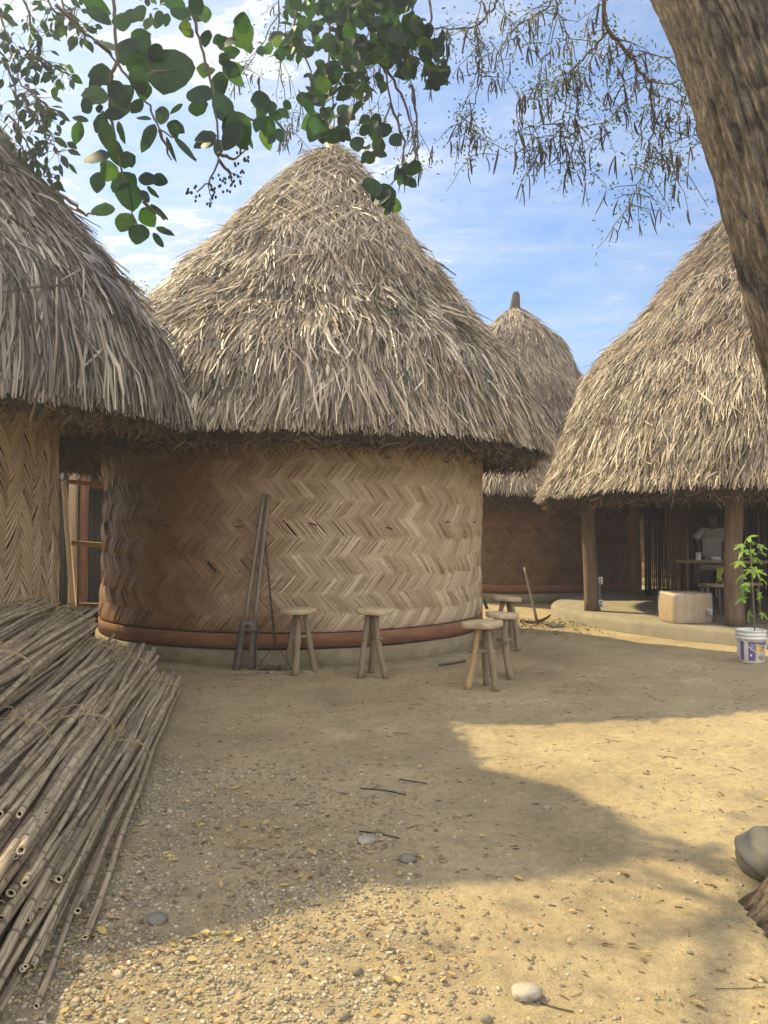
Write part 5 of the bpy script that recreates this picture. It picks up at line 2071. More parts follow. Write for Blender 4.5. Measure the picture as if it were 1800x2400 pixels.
def lobed_leaf(mb, base, axis, nor, size, droop):
    axis = nrm(np.asarray(axis, float))
    side = nrm(np.cross(nor, axis))
    nor = np.cross(axis, side)
    out = []
    for k, (an, r_) in enumerate(LOBES):
        for da, rr in ((-.42, .50), (-.22, .80), (0, 1.0), (.22, .80), (.42, .50)):
            if k and da == -.42:
                continue
            a_ = an * .72 + da * .72
            out.append((a_, r_ * rr * (1 if abs(da) < .4 else .82)))
    pts = [np.zeros(3)]
    for (a_, r_) in out:
        pts.append(np.array([r_ * math.cos(a_), r_ * math.sin(a_), 0]))
    pts = np.array(pts) * size
    rr = np.linalg.norm(pts[:, :2], axis=1)
    mids = pts * .5
    allp = np.concatenate([pts, mids[1:]])
    rr = np.linalg.norm(allp[:, :2], axis=1)
    z = -droop * rr ** 2 / size - .18 * np.abs(allp[:, 1]) + .02 * size * np.sin(rr / size * 9)
    v = np.asarray(base) + allp[:, 0:1] * axis + allp[:, 1:2] * side + z[:, None] * nor
    n = len(out)
    k = np.arange(1, n)
    tri = np.stack([np.zeros(n - 1, int), n + k, n + k + 1], 1)
    qd = np.stack([n + k, k, k + 1, n + k + 1], 1)
    mb.add(v, [tri, qd])


SEED_LEAVES = [(1000, 540, 210, 180, .5), (1060, 575, 110, 20, .8), (890, 635, 150, 185, .5), (1175, 640, 140, -5, .5), (935, 695, 150, 190, .5), (1020, 720, 130, 250, .8),
               (895, 750, 80, 200, 1), (1125, 790, 140, -20, .7), (880, 830, 190, 190, .5), (1080, 935, 150, 270, .7), (1010, 920, 130, 190, .5), (1150, 930, 150, 0, .6), (885, 1000, 190, 195, .5), (1195, 1030, 140, -20, .6),
               (930, 1085, 190, 185, .5), (925, 1150, 170, 230, .9), (890, 1255, 190, 205, .4), (1110, 1220, 120, 255, .9), (1155, 1215, 130, 300, .9), (985, 1430, 140, 255, 1), (1195, 1430, 120, -40, .7), (1200, 720, 110, 5, .5)]
for k, (zx, zy, wz, an, dr) in enumerate(SEED_LEAVES):
    aa = math.radians(an)
    size = wz / 4.916 / 1800 * bk[1] * .86
    dy = R.uniform(-.14, .08)
    ctr = Pz(zx, zy, dy)
    out = np.array([math.cos(aa), R.normal(-.35, .5), math.sin(aa) * .55 - .25])
    out = nrm(out)
    base = ctr - out * size * .45
    nor = np.array([R.normal(0, .25) - .25, R.normal(-.25, .25), 1.0])
    mb, mp = MB(), MB()
    lobed_leaf(mb, base, out, nor, size, dr * .6)
    sz = np.interp(base[2], stem_pts[:, 2], np.arange(7))
    sidx = np.clip(np.searchsorted(stem_pts[:, 2], base[2] - .03), 0, 6)
    sp0 = stem_pts[sidx] * .6 + stem_pts[max(sidx - 1, 0)] * .4
    mid_ = (sp0 + base) / 2 + np.array([0, 0, .02])
    tube(mp, [sp0, mid_, base], [.0035, .003, .0025], 5)
    lf = mb.build('leaf', M['seedling'], sd, True)
    mp.build('leaf_stalk', M['stem'], lf, True)

# ------------------------------------------------------------------ stones
c = G(1810, 2062)
mb = MB()
blob(mb, (c[0] + .055, c[1] + .05, .075), (.175, .15, .125), 5, .28, 26, .7, 1.3)
tag(mb.build('boulder', M['stone'], None, True), 'smooth grey boulder at the right edge in front of the tree foot', 'boulder')
for (px, py, s_, lab, mt) in ((1236, 2335, .040, 'rounded pale stone half sunk near the bottom edge', 'stone_pale'), (858, 1975, .035, 'small grey stone by a stick in the shaded gravel', 'stone_pale'),
                              (955, 2018, .033, 'small grey stone just inside the shadow edge', 'stone'), (365, 2162, .035, 'grey oval stone at the sunlit edge of the gravel near the canes', 'stone')):
    c = G(px, py)
    mb = MB()
    blob(mb, (c[0], c[1], s_ * .3), (s_ * 1.25, s_, s_ * .65), int(px), .34, 20, .7)
    tag(mb.build('stone', M[mt], None, True), lab, 'stone')
for (pa, pb, lab) in (((845, 1845), (952, 1862), 'thin curved brown stick on the shaded sand'), ((842, 1950), (935, 1968), 'straight dark stick beside a small stone in the gravel'), ((936, 1822), (1000, 1834), 'short thin stick behind the curved one on the sand')):
    a_, b_ = G(*pa), G(*pb)
    t = np.linspace(0, 1, 7)[:, None]
    pts = a_ * (1 - t) + b_ * t
    pts[:, 1] += .012 * np.sin(t[:, 0] * PI)
    pts[:, 2] = gheight(pts[:, 0], pts[:, 1]) + .006
    mb = MB()
    tube(mb, pts, .0032, 6)
    tag(mb.build('stick', M['plank_dark'], None, True), lab, 'stick')

# ------------------------------------------------------------------ leaning tree at right, with its podded branches
tre = thing('tree', 'big leaning rough-barked tree trunk at right with dark pods hanging from bare branches', 'tree', (1.98, 2.95, 0))
axis = np.array([(2.0, 2.82, -.15), (2.0, 2.82, .0), (2.0, 2.84, .2), (1.99, 2.90, .6), (2.0, 3.05, 1.2), (1.99, 3.2, 2.1), (1.88, 3.5, 3.15), (1.745, 3.8, 4.14), (1.44, 4.2, 5.4), (1.2, 4.5, 6.6)])
NR = 420
tt = np.linspace(0, len(axis) - 1, NR)
ax_i = np.stack([np.interp(tt, np.arange(len(axis)), axis[:, k]) for k in range(3)], 1)
ker = np.ones(33) / 33
for k in range(3):
    pad = np.pad(ax_i[:, k], 16, mode='edge')
    ax_i[:, k] = np.convolve(pad, ker, 'valid')
na = 300
aa = np.linspace(0, 2 * PI, na, endpoint=False)
zc = ax_i[:, 2]
rb = np.interp(zc, [-.15, 0, .06, .15, .35, .7, 1.3, 3, 5, 6.6], [.60, .54, .50, .44, .36, .325, .31, .30, .28, .22])
butt = np.interp(zc, [-.15, 0, .1, .3, .9], [.10, .09, .08, .03, 0])
tv_ = nrm(np.gradient(ax_i, axis=0))
u_ = nrm(np.cross(tv_, np.array([0, 1.0, 0])))
w_ = np.cross(u_, tv_)
rr = rb[:, None] * (1 + .05 * np.sin(3 * aa + zc[:, None] * .6) + .03 * np.sin(5 * aa - zc[:, None]))
rr = rr + butt[:, None] * np.maximum(np.cos((aa[None] - 3.3) * 2.5), 0) ** 2 * 1.0
Lz = np.concatenate([[0], np.cumsum(np.linalg.norm(np.diff(ax_i, axis=0), axis=1))])
AA, ZZ = np.meshgrid(aa, Lz)
fis = fbm(np.cos(AA) * 9 + 20 + np.sin(AA) * 3, np.sin(AA) * 9 + 20 + ZZ * 1.1, 31, 4)
fis2 = np.abs(vn(AA * 7.0 / 1.0, ZZ * 2.0 + np.sin(AA * 4) * .4, 33) - .5)
wv = AA + .06 * vn(AA * 3, ZZ * 1.7, 51) * 3
fis3 = np.abs(vn(wv * 9.0, ZZ * 3.2, 36) - .5) * 2
fis4 = fbm(wv * 26, ZZ * 9, 38, 3)
plates = np.clip(fis3 * 2.6, 0, 1)
rr = rr + .05 * (fis - .47) + .022 * plates + .022 * (fis4 - .45)
v = ax_i[:, None] + u_[:, None] * (np.cos(aa)[None] * rr)[..., None] + w_[:, None] * (np.sin(aa)[None] * rr)[..., None]
fib = np.zeros(v.shape)
fib[..., 0] = Lz[:, None]
fib[..., 1] = (((aa + PI) % (2 * PI)) * .32)[None]
i = np.arange(NR - 1)[:, None] * na
j = np.arange(na)[None]
j2 = (j + 1) % na
MB().add(v.reshape(-1, 3), np.stack([i + j, i + j2, i + na + j2, i + na + j], -1).reshape(-1, 4), fib.reshape(-1, 3)).build('trunk', M['bark'], tre, True)

BR = [
    # (pixel path, depth start, depth end, radius px start, end)
    ([(1400, -60), (1412, 10), (1425, 70), (1450, 105), (1480, 130), (1502, 165), (1522, 195), (1530, 240), (1532, 290), (1525, 330), (1515, 370), (1508, 405), (1490, 440), (1476, 492)], 4.6, 5.2, 11, 1.5),
    ([(1425, 75), (1395, 110), (1360, 142), (1342, 166), (1335, 195), (1325, 230), (1320, 275), (1332, 312), (1350, 360), (1368, 392), (1397, 412)], 4.7, 5.2, 6, 1.2),
    ([(1342, 167), (1310, 178), (1280, 200), (1252, 222)], 4.8, 5.0, 3, 1.2),
    ([(1320, 288), (1282, 291), (1240, 293), (1196, 277)], 4.9, 5.0, 3, 1.2),
    ([(1320, 292), (1298, 325), (1270, 345), (1228, 357), (1190, 356)], 4.9, 5.1, 3, 1.2),
    ([(1480, 130), (1525, 126), (1580, 134)], 4.8, 4.9, 4, 2),
    ([(1520, 192), (1555, 192), (1588, 205), (1600, 240)], 4.9, 4.9, 4, 2),
    ([(1190, -60), (1170, 0), (1148, 32), (1112, 62), (1062, 70), (1015, 66)], 5.3, 5.6, 8, 3),
    ([(1112, 62), (1126, 110), (1130, 160), (1117, 230), (1105, 262), (1080, 285), (1050, 300)], 5.4, 5.5, 4, 1.2),
    ([(1106, 262), (1104, 300), (1098, 345), (1108, 375)], 5.5, 5.5, 3, 1.2),
    ([(1015, 66), (985, 85), (950, 120), (930, 170), (905, 205), (880, 250)], 5.6, 5.8, 4, 1.2),
    ([(1310, -60), (1300, -5), (1280, 22), (1240, 45), (1195, 70), (1170, 120), (1160, 170)], 5.0, 5.3, 6, 1.2),
    ([(1300, -5), (1312, 35), (1330, 75), (1345, 110)], 5.0, 5.1, 4, 1.2),
    ([(1530, 215), (1560, 230), (1602, 242)], 4.9, 4.8, 3, 1.2),
    ([(1532, 282), (1570, 300), (1610, 316), (1652, 335)], 5.0, 4.9, 3, 1.0),
    ([(1500, 192), (1470, 235), (1440, 272), (1418, 300), (1400, 330)], 4.9, 5.1, 3, 1.0),
    ([(1240, 45), (1255, 100), (1270, 150), (1262, 190), (1230, 225)], 5.1, 5.3, 3.5, 1.2),
    ([(905, -60), (890, 20), (860, 90), (845, 150), (860, 210), (872, 280)], 5.8, 6.0, 4, 1.2),
    ([(640, -60), (655, 30), (650, 110), (660, 190), (672, 270), (690, 320)], 6.0, 6.2, 4, 1.2),
    ([(655, 30), (620, 90), (590, 140), (560, 165)], 6.0, 6.1, 3, 1.2),
    ([(1530, 340), (1548, 360), (1570, 372), (1600, 395)], 5.0, 5.0, 2.5, 1.0),
    ([(960, 250), (972, 300), (975, 360), (968, 390)], 5.7, 5.7, 2.5, 1.0),
]
mb = MB()
hang = []
rgp = np.random.default_rng(55)
paths = []
for k, (pp, ya, yb, ra, rbp) in enumerate(BR):
    m = len(pp)
    yy = np.linspace(ya, yb, m)
    pts = np.array([P(x, y, Y_) for (x, y), Y_ in zip(pp, yy)])
    # finer, slightly kinked
    t = np.linspace(0, m - 1, (m - 1) * 4 + 1)
    fine = np.stack([np.interp(t, np.arange(m), pts[:, c_]) for c_ in range(3)], 1)
    fine[1:-1] += rgp.normal(0, .006, (len(fine) - 2, 3))
    rad_ = np.linspace(ra, rbp, len(fine)) / 1800 * ya * .5
    tube(mb, fine, rad_, 6)
    paths.append(fine)
top = ax_i[-30]
for k in (0, 7, 11, 17, 18):            # limbs joining these boughs to the trunk, above the picture
    p0 = paths[k][0]
    midp = (top + p0) / 2 + np.array([0, 0, .45])
    t = np.linspace(0, 1, 10)[:, None]
    pts = top * (1 - t) ** 2 + midp * 2 * t * (1 - t) + p0 * t ** 2
    tube(mb, pts, np.linspace(.09, .012, 10), 8)
# side twigs
twigs = []
for k, fine in enumerate(paths):
    n = int(len(fine) * .75)
    for _ in range(n):
        p = fine[int(rgp.integers(2, len(fine)))]
        d = np.array([rgp.normal(0, 1), rgp.normal(0, .6), rgp.normal(-.5, .6)])
        d = nrm(d)
        L = rgp.uniform(.10, .32)
        t = np.linspace(0, 1, 5)[:, None]
        pts = p + d * L * t + np.array([0, 0, -.25 * L]) * t ** 2 + rgp.normal(0, .008, (5, 3)) * t
        tube(mb, pts, np.linspace(.0035, .0018, 5), 4)
        twigs.append(pts)
mb.build('branch', M['twig'], tre, True)
pod = MB()
npod = 0
leafp, leafa = [], []
for pts in twigs:
    for _ in range(int(rgp.integers(1, 4))):
        if rgp.random() < .55:
            p = pts[int(rgp.integers(1, 5))]
            for q_ in range(int(rgp.integers(1, 3))):
                L = rgp.uniform(.08, .17)
                t = np.linspace(0, 1, 7)
                ph_ = rgp.uniform(0, 2 * PI)
                amp = rgp.uniform(.004, .022)
                sw_ = rgp.uniform(.5, 1.3)
                lean = rgp.normal(0, .18, 2)
                c_ = np.stack([p[0] + lean[0] * L * t + amp * np.sin(t * PI * sw_) * math.cos(ph_), p[1] + lean[1] * L * t + amp * np.sin(t * PI * sw_) * math.sin(ph_), p[2] - L * t - .01], 1)
                tube(pod, c_, .0080 * np.array([.35, .8, 1, 1, 1, .8, .3]), 5, True, None, .55)
                npod += 1
    for _ in range(int(rgp.integers(9, 24))):
        p = pts[int(rgp.integers(0, 5))] + rgp.normal(0, .045, 3)
        leafp.append(p)
        leafa.append(rgp.normal(0, 1, 3) + np.array([0, 0, -.5]))
pd = pod.build('seed_pods', M['pod'], tre, True)
pd['kind'] = 'stuff'
mb = MB()
nL = len(leafp)
leaves(mb, np.array(leafp), np.array(leafa), rgp.normal(0, 1, (nL, 3)), rgp.uniform(.016, .036, nL), rgp.uniform(.010, .020, nL), LEAF_OVAL)
# the crown above and beyond the picture
nL = 5200
cpos = np.stack([rgp.normal(1.4, 1.3, nL), rgp.normal(4.2, 1.1, nL), rgp.normal(7.4, .45, nL)], 1)
leaves(mb, cpos, rgp.normal(0, 1, (nL, 3)), rgp.normal(0, 1, (nL, 3)), rgp.uniform(.03, .06, nL), rgp.uniform(.015, .03, nL), LEAF_OVAL)
mb.build('leaflets', M['leaf_small'], tre)

# ------------------------------------------------------------------ broad-leaved tree whose boughs hang in from the upper left
bt = thing('broadleaf_tree', 'broad-leaved green tree whose leafy boughs hang in from the top left', 'tree', (-3.7, 2.2, 0))
rgb_ = np.random.default_rng(77)
mb = MB()
tp = np.array([(-3.7, 2.2, -.1), (-3.7, 2.25, 1.2), (-3.62, 2.4, 2.6), (-3.5, 2.7, 4.0), (-3.4, 3.0, 5.2)])
tube(mb, tp, [.30, .25, .22, .19, .16], 16)
mb.build('trunk', M['bark'], bt, True)
twg = MB()
lim_tip = {'mid': P(500, -90, 3.3), 'cen': P(830, -90, 5.6), 'lft': P(40, -120, 7.0), 'crown': np.array([-5.0, 7.3, 8.2])}
for kx, e in lim_tip.items():
    t = np.linspace(0, 1, 14)[:, None]
    midp = (tp[-1] + e) / 2 + np.array([0, 0, .7])
    pts = tp[-1] * (1 - t) ** 2 + midp * 2 * t * (1 - t) + e * t ** 2
    tube(twg, pts, np.linspace(.11, .02, 14), 8)
big = MB()


def zc1(x, y):     # crop 1 -> photograph pixels
    return x / 1.8433, y / 1.8433


def twig_path(pp, Y0, Y1, r0, r1):
    m = len(pp)
    pts = np.array([P(*zc1(x, y), Y_) for (x, y), Y_ in zip(pp, np.linspace(Y0, Y1, m))])
    t = np.linspace(0, m - 1, (m - 1) * 4 + 1)
    fine = np.stack([np.interp(t, np.arange(m), pts[:, c_]) for c_ in range(3)], 1)
    fine[1:-1] += rgb_.normal(0, .003, (len(fine) - 2, 3))
    tube(twg, fine, np.linspace(r0, r1, len(fine)), 6)
    return fine


mid_tw = [twig_path(pp, 3.1, 3.25, .008, .003) for pp in (
    [(500, -150), (492, 0), (500, 130), (505, 270), (560, 340), (620, 420), (660, 500), (690, 560), (760, 595), (850, 690)],
    [(505, 270), (470, 380), (480, 500), (500, 620), (520, 720), (555, 850), (600, 985)],
    [(830, -150), (830, 0), (850, 140), (890, 260), (925, 420), (940, 560), (945, 700), (900, 790), (850, 830)],
    [(945, 690), (985, 740), (1010, 790)], [(945, 660), (1010, 690), (1060, 650)], [(925, 420), (1000, 480), (1100, 520), (1150, 560)],
    [(560, 340), (700, 310), (760, 300)], [(620, 870), (680, 920), (710, 950)], [(410, 180), (470, 220), (505, 270)], [(240, 830), (330, 890), (370, 930), (430, 915)],
    [(690, 560), (740, 690)], [(240, 20), (330, 100), (380, 155), (440, 190), (500, 270)])]
MIDL = [(420, 25, 115, 10, .6), (530, 95, 95, 80, .9), (600, 55, 90, 70, .8), (640, 100, 60, 120, .9), (690, 75, 70, 80, .6), (720, 85, 60, 100, .5), (730, 305, 220, 100, .95), (435, 325, 105, 170, .9), (410, 412, 110, 175, .95), (530, 412, 110, 80, .9),
        (525, 462, 90, 95, .9), (372, 455, 70, 240, .8), (335, 575, 95, 110, .55), (345, 512, 80, 200, .4), (430, 470, 40, 90, .9), (492, 490, 85, 0, .65), (462, 590, 150, 70, .45), (440, 540, 100, 75, .6), (520, 570, 90, 80, .35), (412, 680, 120, 190, .9),
        (470, 735, 90, 90, .9), (425, 790, 85, 100, .9), (540, 800, 120, 60, .9), (560, 850, 115, 80, .9), (545, 690, 80, 100, .7), (640, 775, 80, 0, .8), (690, 778, 70, 15, .8), (445, 910, 100, 170, .65), (627, 850, 60, 60, .6), (660, 830, 65, 45, .35),
        (685, 915, 100, 42, .25), (540, 962, 95, 110, .9), (600, 1012, 100, 100, .85), (637, 940, 85, 60, .9), (685, 1040, 85, 55, .35), (712, 997, 80, 20, .35), (592, 460, 75, 140, .6), (640, 595, 130, 115, .4), (622, 512, 80, 20, .5), (700, 500, 80, 100, .75),
        (757, 545, 85, 30, .7), (735, 640, 120, 70, .16), (800, 640, 130, 45, .22), (865, 412, 125, 20, .9), (862, 455, 80, 100, .8), (950, 370, 110, 90, .8), (960, 455, 110, 100, .85), (1030, 560, 150, 75, .75), (1000, 585, 130, 130, .7), (887, 590, 95, 170, .8),
        (870, 620, 80, 140, .5), (945, 640, 90, 90, .55), (1125, 440, 90, 90, .9), (1132, 482, 70, 110, .8), (1160, 555, 100, 80, .65), (1150, 600, 90, 70, .6), (1000, 300, 80, 20, .8), (970, 262, 60, 60, .8), (880, 300, 70, 90, .8), (800, 120, 60, 80, .9),
        (890, 165, 70, 110, .8), (1045, 150, 115, 160, .9), (1060, 192, 90, 60, .8), (990, 180, 70, 170, .8), (1190, 500, 60, 20, .7), (1225, 490, 60, 30, .8), (560, 200, 110, 80, .9), (620, 180, 90, 100, .8), (630, 230, 100, 60, .9), (540, 240, 90, 120, .9),
        (590, 285, 100, 80, .9), (600, 345, 110, 70, .8), (760, 470, 70, 150, .3), (1210, 540, 90, 40, .2), (560, 690, 60, 80, .9), (500, 660, 110, 80, .6), (470, 200, 120, 40, .35), (440, 185, 90, 200, .4), (1080, 610, 70, 70, .3), (880, 60, 80, 80, .8), (850, 20, 90, 60, .8), (760, 20, 100, 30, .7), (1010, 330, 110, 30, .6)]
lp, la, ln_, lw, lnr, lc = [], [], [], [], [], []
EXTRA = [(x + rgb_.normal(0, 27), y + rgb_.normal(0, 27), s_ * rgb_.uniform(.6, 1.0), an + rgb_.normal(0, 60), wf) for (x, y, s_, an, wf) in MIDL if s_ < 150 and wf > .5 and y < 640 and rgb_.random() < .8]
for (x, y, s_, an, wf) in MIDL + EXTRA:
    Yd = rgb_.uniform(2.95, 3.4)
    px, py = zc1(x, y)
    a_ = math.radians(an)
    dirp = np.array([math.cos(a_), rgb_.normal(0, .25), -math.sin(a_)])
    L = s_ / 1.8433 / 1800 * Yd * 1.06
    wf = min(wf * 1.05, 1.0)
    c_ = P(px, py, Yd)
    nor = np.array([rgb_.normal(0, .3), -1.0, rgb_.normal(.1, .35)])
    if s_ > 200:
        nor = np.array([.1, -1.0, .25])
    dirp = nrm(dirp)
    lp.append(c_ - dirp * L * .5)
    la.append(dirp)
    ln_.append(L)
    lw.append(L * wf)
    lnr.append(nor)
    lc.append(rgb_.uniform(-.1, .25))
leaves(big, np.array(lp), np.array(la), np.array(lnr), np.array(ln_), np.array(lw), LEAF_ROUND, np.array(lc))


# dense hanging foliage over the roof peak, and the thin twigs at far left
def in_poly(x, y, poly):
    inside = False
    n = len(poly)
    for k in range(n):
        x1, y1 = poly[k]
        x2, y2 = poly[(k + 1) % n]
        if (y1 > y) != (y2 > y) and x < (x2 - x1) * (y - y1) / (y2 - y1) + x1:
            inside = not inside
    return inside


def fill(poly, n, Y0, Y1, s0, s1, wf=(.6, .9), hangf=1.0):
    xs_ = [p[0] for p in poly]
    ys_ = [p[1] for p in poly]
    k = 0
    A_, B_, Cn, Dl, Dw, Dc = [], [], [], [], [], []
    while k < n:
        x, y = rgb_.uniform(min(xs_), max(xs_)), rgb_.uniform(min(ys_), max(ys_))
        if not in_poly(x, y, poly):
            continue
        k += 1
        Yd = rgb_.uniform(Y0, Y1)
        L = rgb_.uniform(s0, s1) / 1800 * Yd
        d = nrm(np.array([rgb_.normal(0, .7), rgb_.normal(0, .5), rgb_.normal(-.6, .6)]))
        c_ = P(x, y, Yd)
        A_.append(c_ - d * L / 2)
        B_.append(d)
        Cn.append([rgb_.normal(0, .5), -1 + rgb_.normal(0, .5), rgb_.normal(.3, .5)])
        Dl.append(L)
        Dw.append(L * rgb_.uniform(*wf))
        Dc.append(rgb_.uniform(-.1, .3))
    leaves(big, np.array(A_), np.array(B_), np.array(Cn), np.array(Dl), np.array(Dw), LEAF_ROUND, np.array(Dc))


fill([(690, -40), (1005, -40), (985, 60), (960, 120), (900, 150), (820, 160), (760, 110), (700, 130), (660, 60)], 250, 5.0, 6.0, 22, 48)
fill([(760, -40), (960, -40), (980, 180), (930, 170), (880, 140), (820, 175)], 110, 5.0, 6.0, 24, 50)
fill([(705, 180), (770, 165), (835, 175), (848, 240), (838, 300), (800, 315), (780, 335), (735, 320), (712, 260)], 60, 5.0, 5.7, 34, 58)
fill([(975, 60), (1020, 50), (1045, 180), (1015, 205), (985, 150)], 34, 5.0, 5.6, 26, 60)
fill([(850, 270), (905, 290), (945, 300), (940, 330), (890, 325), (850, 315)], 14, 5.0, 5.6, 26, 42)
fill([(830, 320), (885, 330), (895, 370), (840, 375)], 10, 5.0, 5.6, 26, 44)
fill([(920, 385), (975, 390), (978, 430), (955, 440), (915, 410)], 12, 5.0, 5.6, 26, 46)
fill([(862, 430), (905, 440), (935, 450), (930, 490), (890, 500), (868, 470)], 12, 5.0, 5.6, 34, 62)
fill([(580, 100), (700, 60), (700, 150), (650, 150), (600, 130)], 26, 5.4, 6.2, 16, 34)
fill([(320, 0), (400, -30), (400, 60), (330, 80)], 14, 4.4, 5.0, 16, 30)
fill([(690, 120), (1000, 120), (960, 200), (860, 230), (700, 175)], 60, 5.3, 6.0, 16, 34)
# twigs carrying those leaves
for pp in ([(760, -60), (775, 80), (770, 180), (782, 260), (785, 310)], [(860, -60), (880, 60), (905, 160), (915, 240), (895, 310), (880, 370)], [(1000, -60), (1010, 40), (1000, 130), (1015, 190)],
           [(905, 160), (940, 220), (965, 300), (975, 370), (965, 400)], [(915, 240), (950, 330), (940, 400), (905, 450)], [(700, -60), (690, 60), (720, 150), (740, 220)], [(965, 200), (975, 270), (978, 340), (970, 390)]):
    m = len(pp)
    pts = np.array([P(x, y, Y_) for (x, y), Y_ in zip(pp, np.linspace(5.6, 5.3, m))])
    t = np.linspace(0, m - 1, (m - 1) * 4 + 1)
    fine = np.stack([np.interp(t, np.arange(m), pts[:, c_]) for c_ in range(3)], 1)
    fine[1:-1] += rgb_.normal(0, .006, (len(fine) - 2, 3))
    tube(twg, fine, np.linspace(.011, .004, len(fine)), 6)
# far left twigs
LT = [[(-40, -60), (10, 60), (25, 120), (55, 200), (100, 250), (115, 270)], [(-30, 60), (20, 160), (45, 250), (40, 320), (60, 380), (80, 430)], [(40, -60), (70, 60), (100, 90), (70, 130)],
      [(130, -60), (150, 20), (190, 60), (205, 85)], [(45, 110), (70, 120), (100, 140), (140, 160), (168, 180)], [(60, 240), (100, 300), (120, 330), (135, 360)], [(20, 270), (60, 330), (95, 390), (125, 440)],
      [(90, -60), (120, 20), (140, 30), (180, 15)], [(60, 200), (90, 230), (122, 262)], [(-20, 380), (30, 420), (70, 470)]]
A_, B_, Cn, Dl, Dw = [], [], [], [], []
for pp in LT:
    m = len(pp)
    Yb = rgb_.uniform(6.3, 7.2)
    pts = np.array([P(x, y, Yb) for (x, y) in pp])
    t = np.linspace(0, m - 1, (m - 1) * 5 + 1)
    fine = np.stack([np.interp(t, np.arange(m), pts[:, c_]) for c_ in range(3)], 1)
    fine[1:-1] += rgb_.normal(0, .012, (len(fine) - 2, 3))
    tube(twg, fine, np.linspace(.012, .004, len(fine)), 5)
    for q_ in range(len(fine) * 2):
        b0 = fine[int(rgb_.integers(2, len(fine)))]
        d = nrm(np.array([rgb_.normal(0, .8), rgb_.normal(0, .5), rgb_.normal(-.4, .6)]))
        e = b0 + d * rgb_.uniform(.03, .16)
        tube(twg, [b0, (b0 + e) / 2 + rgb_.normal(0, .008, 3), e], [.004, .003, .002], 4)
        A_.append(e)
        B_.append(nrm(d + np.array([0, 0, -.5])))
        Cn.append([rgb_.normal(0, .5), -1 + rgb_.normal(0, .5), rgb_.normal(.2, .5)])
        L = rgb_.uniform(18, 36) / 1800 * Yb
        Dl.append(L)
        Dw.append(L * rgb_.uniform(.45, .85))
leaves(big, np.array(A_), np.array(B_), np.array(Cn), np.array(Dl), np.array(Dw), LEAF_OVAL, .1)
# crown above the left hut (outside the picture, dapples the yard)
nC = 9
ctr = np.stack([rgb_.uniform(-6.6, -4.3, nC), rgb_.uniform(5.4, 9.0, nC), rgb_.uniform(7.3, 8.6, nC)], 1)
ok = (ctr[:, 0] / ctr[:, 1] < -.56) | ((ctr[:, 2] - 1.5) / ctr[:, 1] > .76)
ctr = ctr[ok]
per = 26
pos = (ctr[:, None] + rgb_.normal(0, 1, (len(ctr), per, 3)) * np.array([.30, .30, .20])).reshape(-1, 3)
nP = len(pos)
Ls = rgb_.uniform(.07, .13, nP)
leaves(big, pos, rgb_.normal(0, 1, (nP, 3)) + np.array([0, 0, -.4]), rgb_.normal(0, 1, (nP, 3)) + np.array([0, 0, .8]), Ls, Ls * rgb_.uniform(.5, .9, nP), LEAF_OVAL, .1)
for c_ in ctr:
    e = lim_tip['crown']
    tube(twg, [e, (e + c_) / 2 + rgb_.normal(0, .1, 3), c_], [.03, .018, .008], 5)
# berries on the hanging sprig
bry = MB()
for (bx_, by_) in [(840, 800), (825, 830), (850, 850), (800, 820), (905, 800), (912, 850), (925, 820), (905, 885), (940, 770), (950, 800), (985, 760), (1000, 800), (985, 830), (1020, 770), (1045, 740), (1060, 700), (1075, 680), (1040, 660), (1060, 630), (1030, 620), (1020, 710), (1045, 790), (970, 780), (930, 850)]:
    for _ in range(3):
        p = P(*zc1(bx_ + rgb_.normal(0, 9), by_ + rgb_.normal(0, 9)), rgb_.uniform(3.1, 3.2))
        blob(bry, p, np.array([.005, .005, .007]), 3, .1, 6)
twig_path([(900, 790), (908, 850), (912, 890)], 3.15, 3.15, .003, .002)
twig_path([(945, 700), (1000, 745), (1045, 765)], 3.15, 3.15, .003, .002)
bry.build('buds', M['leaf'], bt, True)['kind'] = 'stuff'
big.build('leaves', M['leaf'], bt, True)
twg.build('bough', M['twig'], bt, True)

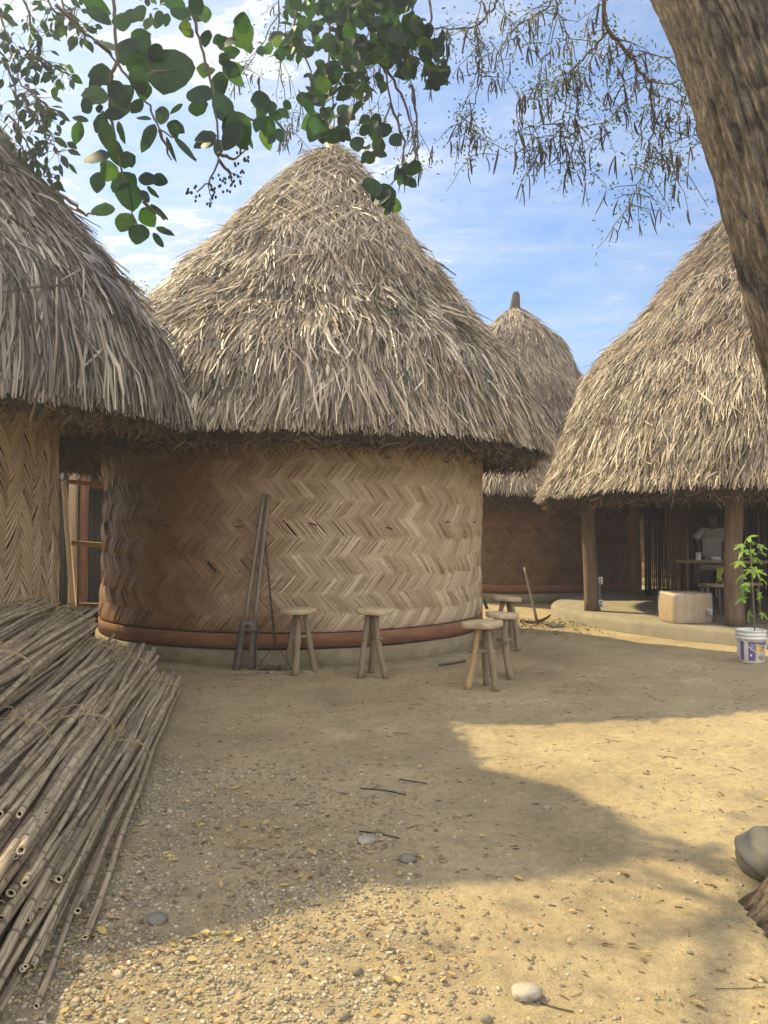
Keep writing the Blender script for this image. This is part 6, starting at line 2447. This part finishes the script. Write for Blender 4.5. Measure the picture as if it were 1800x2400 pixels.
# ------------------------------------------------------------------ trees behind the village
def bg_tree(x, y, h, cr, seed, label, nl=2200, low=.35):
    rg = np.random.default_rng(seed)
    t_ = thing('background_tree', label, 'tree', (x, y, 0), 'trees behind the huts')
    mb = MB()
    tube(mb, [(x, y, -.1), (x + .1, y, h * .4), (x, y, h * .8)], [.18, .13, .06], 10)
    for k in range(7):
        a_ = k * 2.4
        tube(mb, [(x, y, h * (.4 + .05 * k)), (x + cr * .4 * math.cos(a_), y + cr * .4 * math.sin(a_), h * (.55 + .05 * k)), (x + cr * .8 * math.cos(a_), y + cr * .8 * math.sin(a_), h * (.62 + .05 * k))], [.07, .045, .015], 6)
    mb.build('trunk', M['twig'], t_, True)
    mb = MB()
    nc = 34
    cc = rg.normal(0, 1, (nc, 3))
    cc = nrm(cc) * rg.uniform(.3, 1, (nc, 1)) * np.array([cr, cr, h * .5 * (1 - low)]) + np.array([x, y, h * (1 + low) / 2])
    pos = (cc[:, None] + rg.normal(0, .28 * cr * .5, (nc, nl // nc, 3))).reshape(-1, 3)
    n = len(pos)
    leaves(mb, pos, rg.normal(0, 1, (n, 3)), rg.normal(0, 1, (n, 3)), rg.uniform(.08, .2, n), rg.uniform(.05, .1, n), LEAF_OVAL, .1)
    mb.build('crown', M['leaf_small'], t_)


p = P(322, 690, 24)
bg_tree(p[0] + .2, 24, p[2] + .95, 1.5, 3, 'tree top peeping up between the left roof and the centre roof', 2600, .5)
bg_tree(9.2, 33, 5.5, 2.4, 4, 'dense tree straight behind the shelter opening', 2600, .1)
bg_tree(12.0, 36, 6, 2.6, 5, 'tree behind the shelter, right of the dense one', 2200, .1)
bg_tree(16.5, 34, 5.5, 2.5, 6, 'rightmost tree hidden behind the shelter', 2000, .1)
bg_tree(-12.5, 34, 6, 2.6, 7, 'tree glimpsed through the gap behind the timber frame', 2200, .1)

# ------------------------------------------------------------------ haze volume added in place of lens glare
hm = bpy.data.materials.new('glare haze')
hm.use_nodes = True
hn = hm.node_tree
hn.nodes.clear()
ho = hn.nodes.new('ShaderNodeOutputMaterial')
hv = hn.nodes.new('ShaderNodeVolumePrincipled')
hv.inputs['Color'].default_value = (.93, .95, 1.0, 1)
hv.inputs['Density'].default_value = .005
hv.inputs['Anisotropy'].default_value = .6
hn.links.new(hv.outputs[0], ho.inputs['Volume'])
mb = MB()
bx0, bx1, by0, by1, bz0, bz1 = -440, 440, -140, 460, -1.2, 14
V8 = [(x, y, z) for x in (bx0, bx1) for y in (by0, by1) for z in (bz0, bz1)]
mb.add(V8, np.array([[0, 1, 3, 2], [4, 6, 7, 5], [0, 4, 5, 1], [2, 3, 7, 6], [0, 2, 6, 4], [1, 5, 7, 3]]))
tag(mb.build('haze', hm, None), 'thin haze volume added over the yard to stand in for lens glare', 'haze', None, 'stuff')
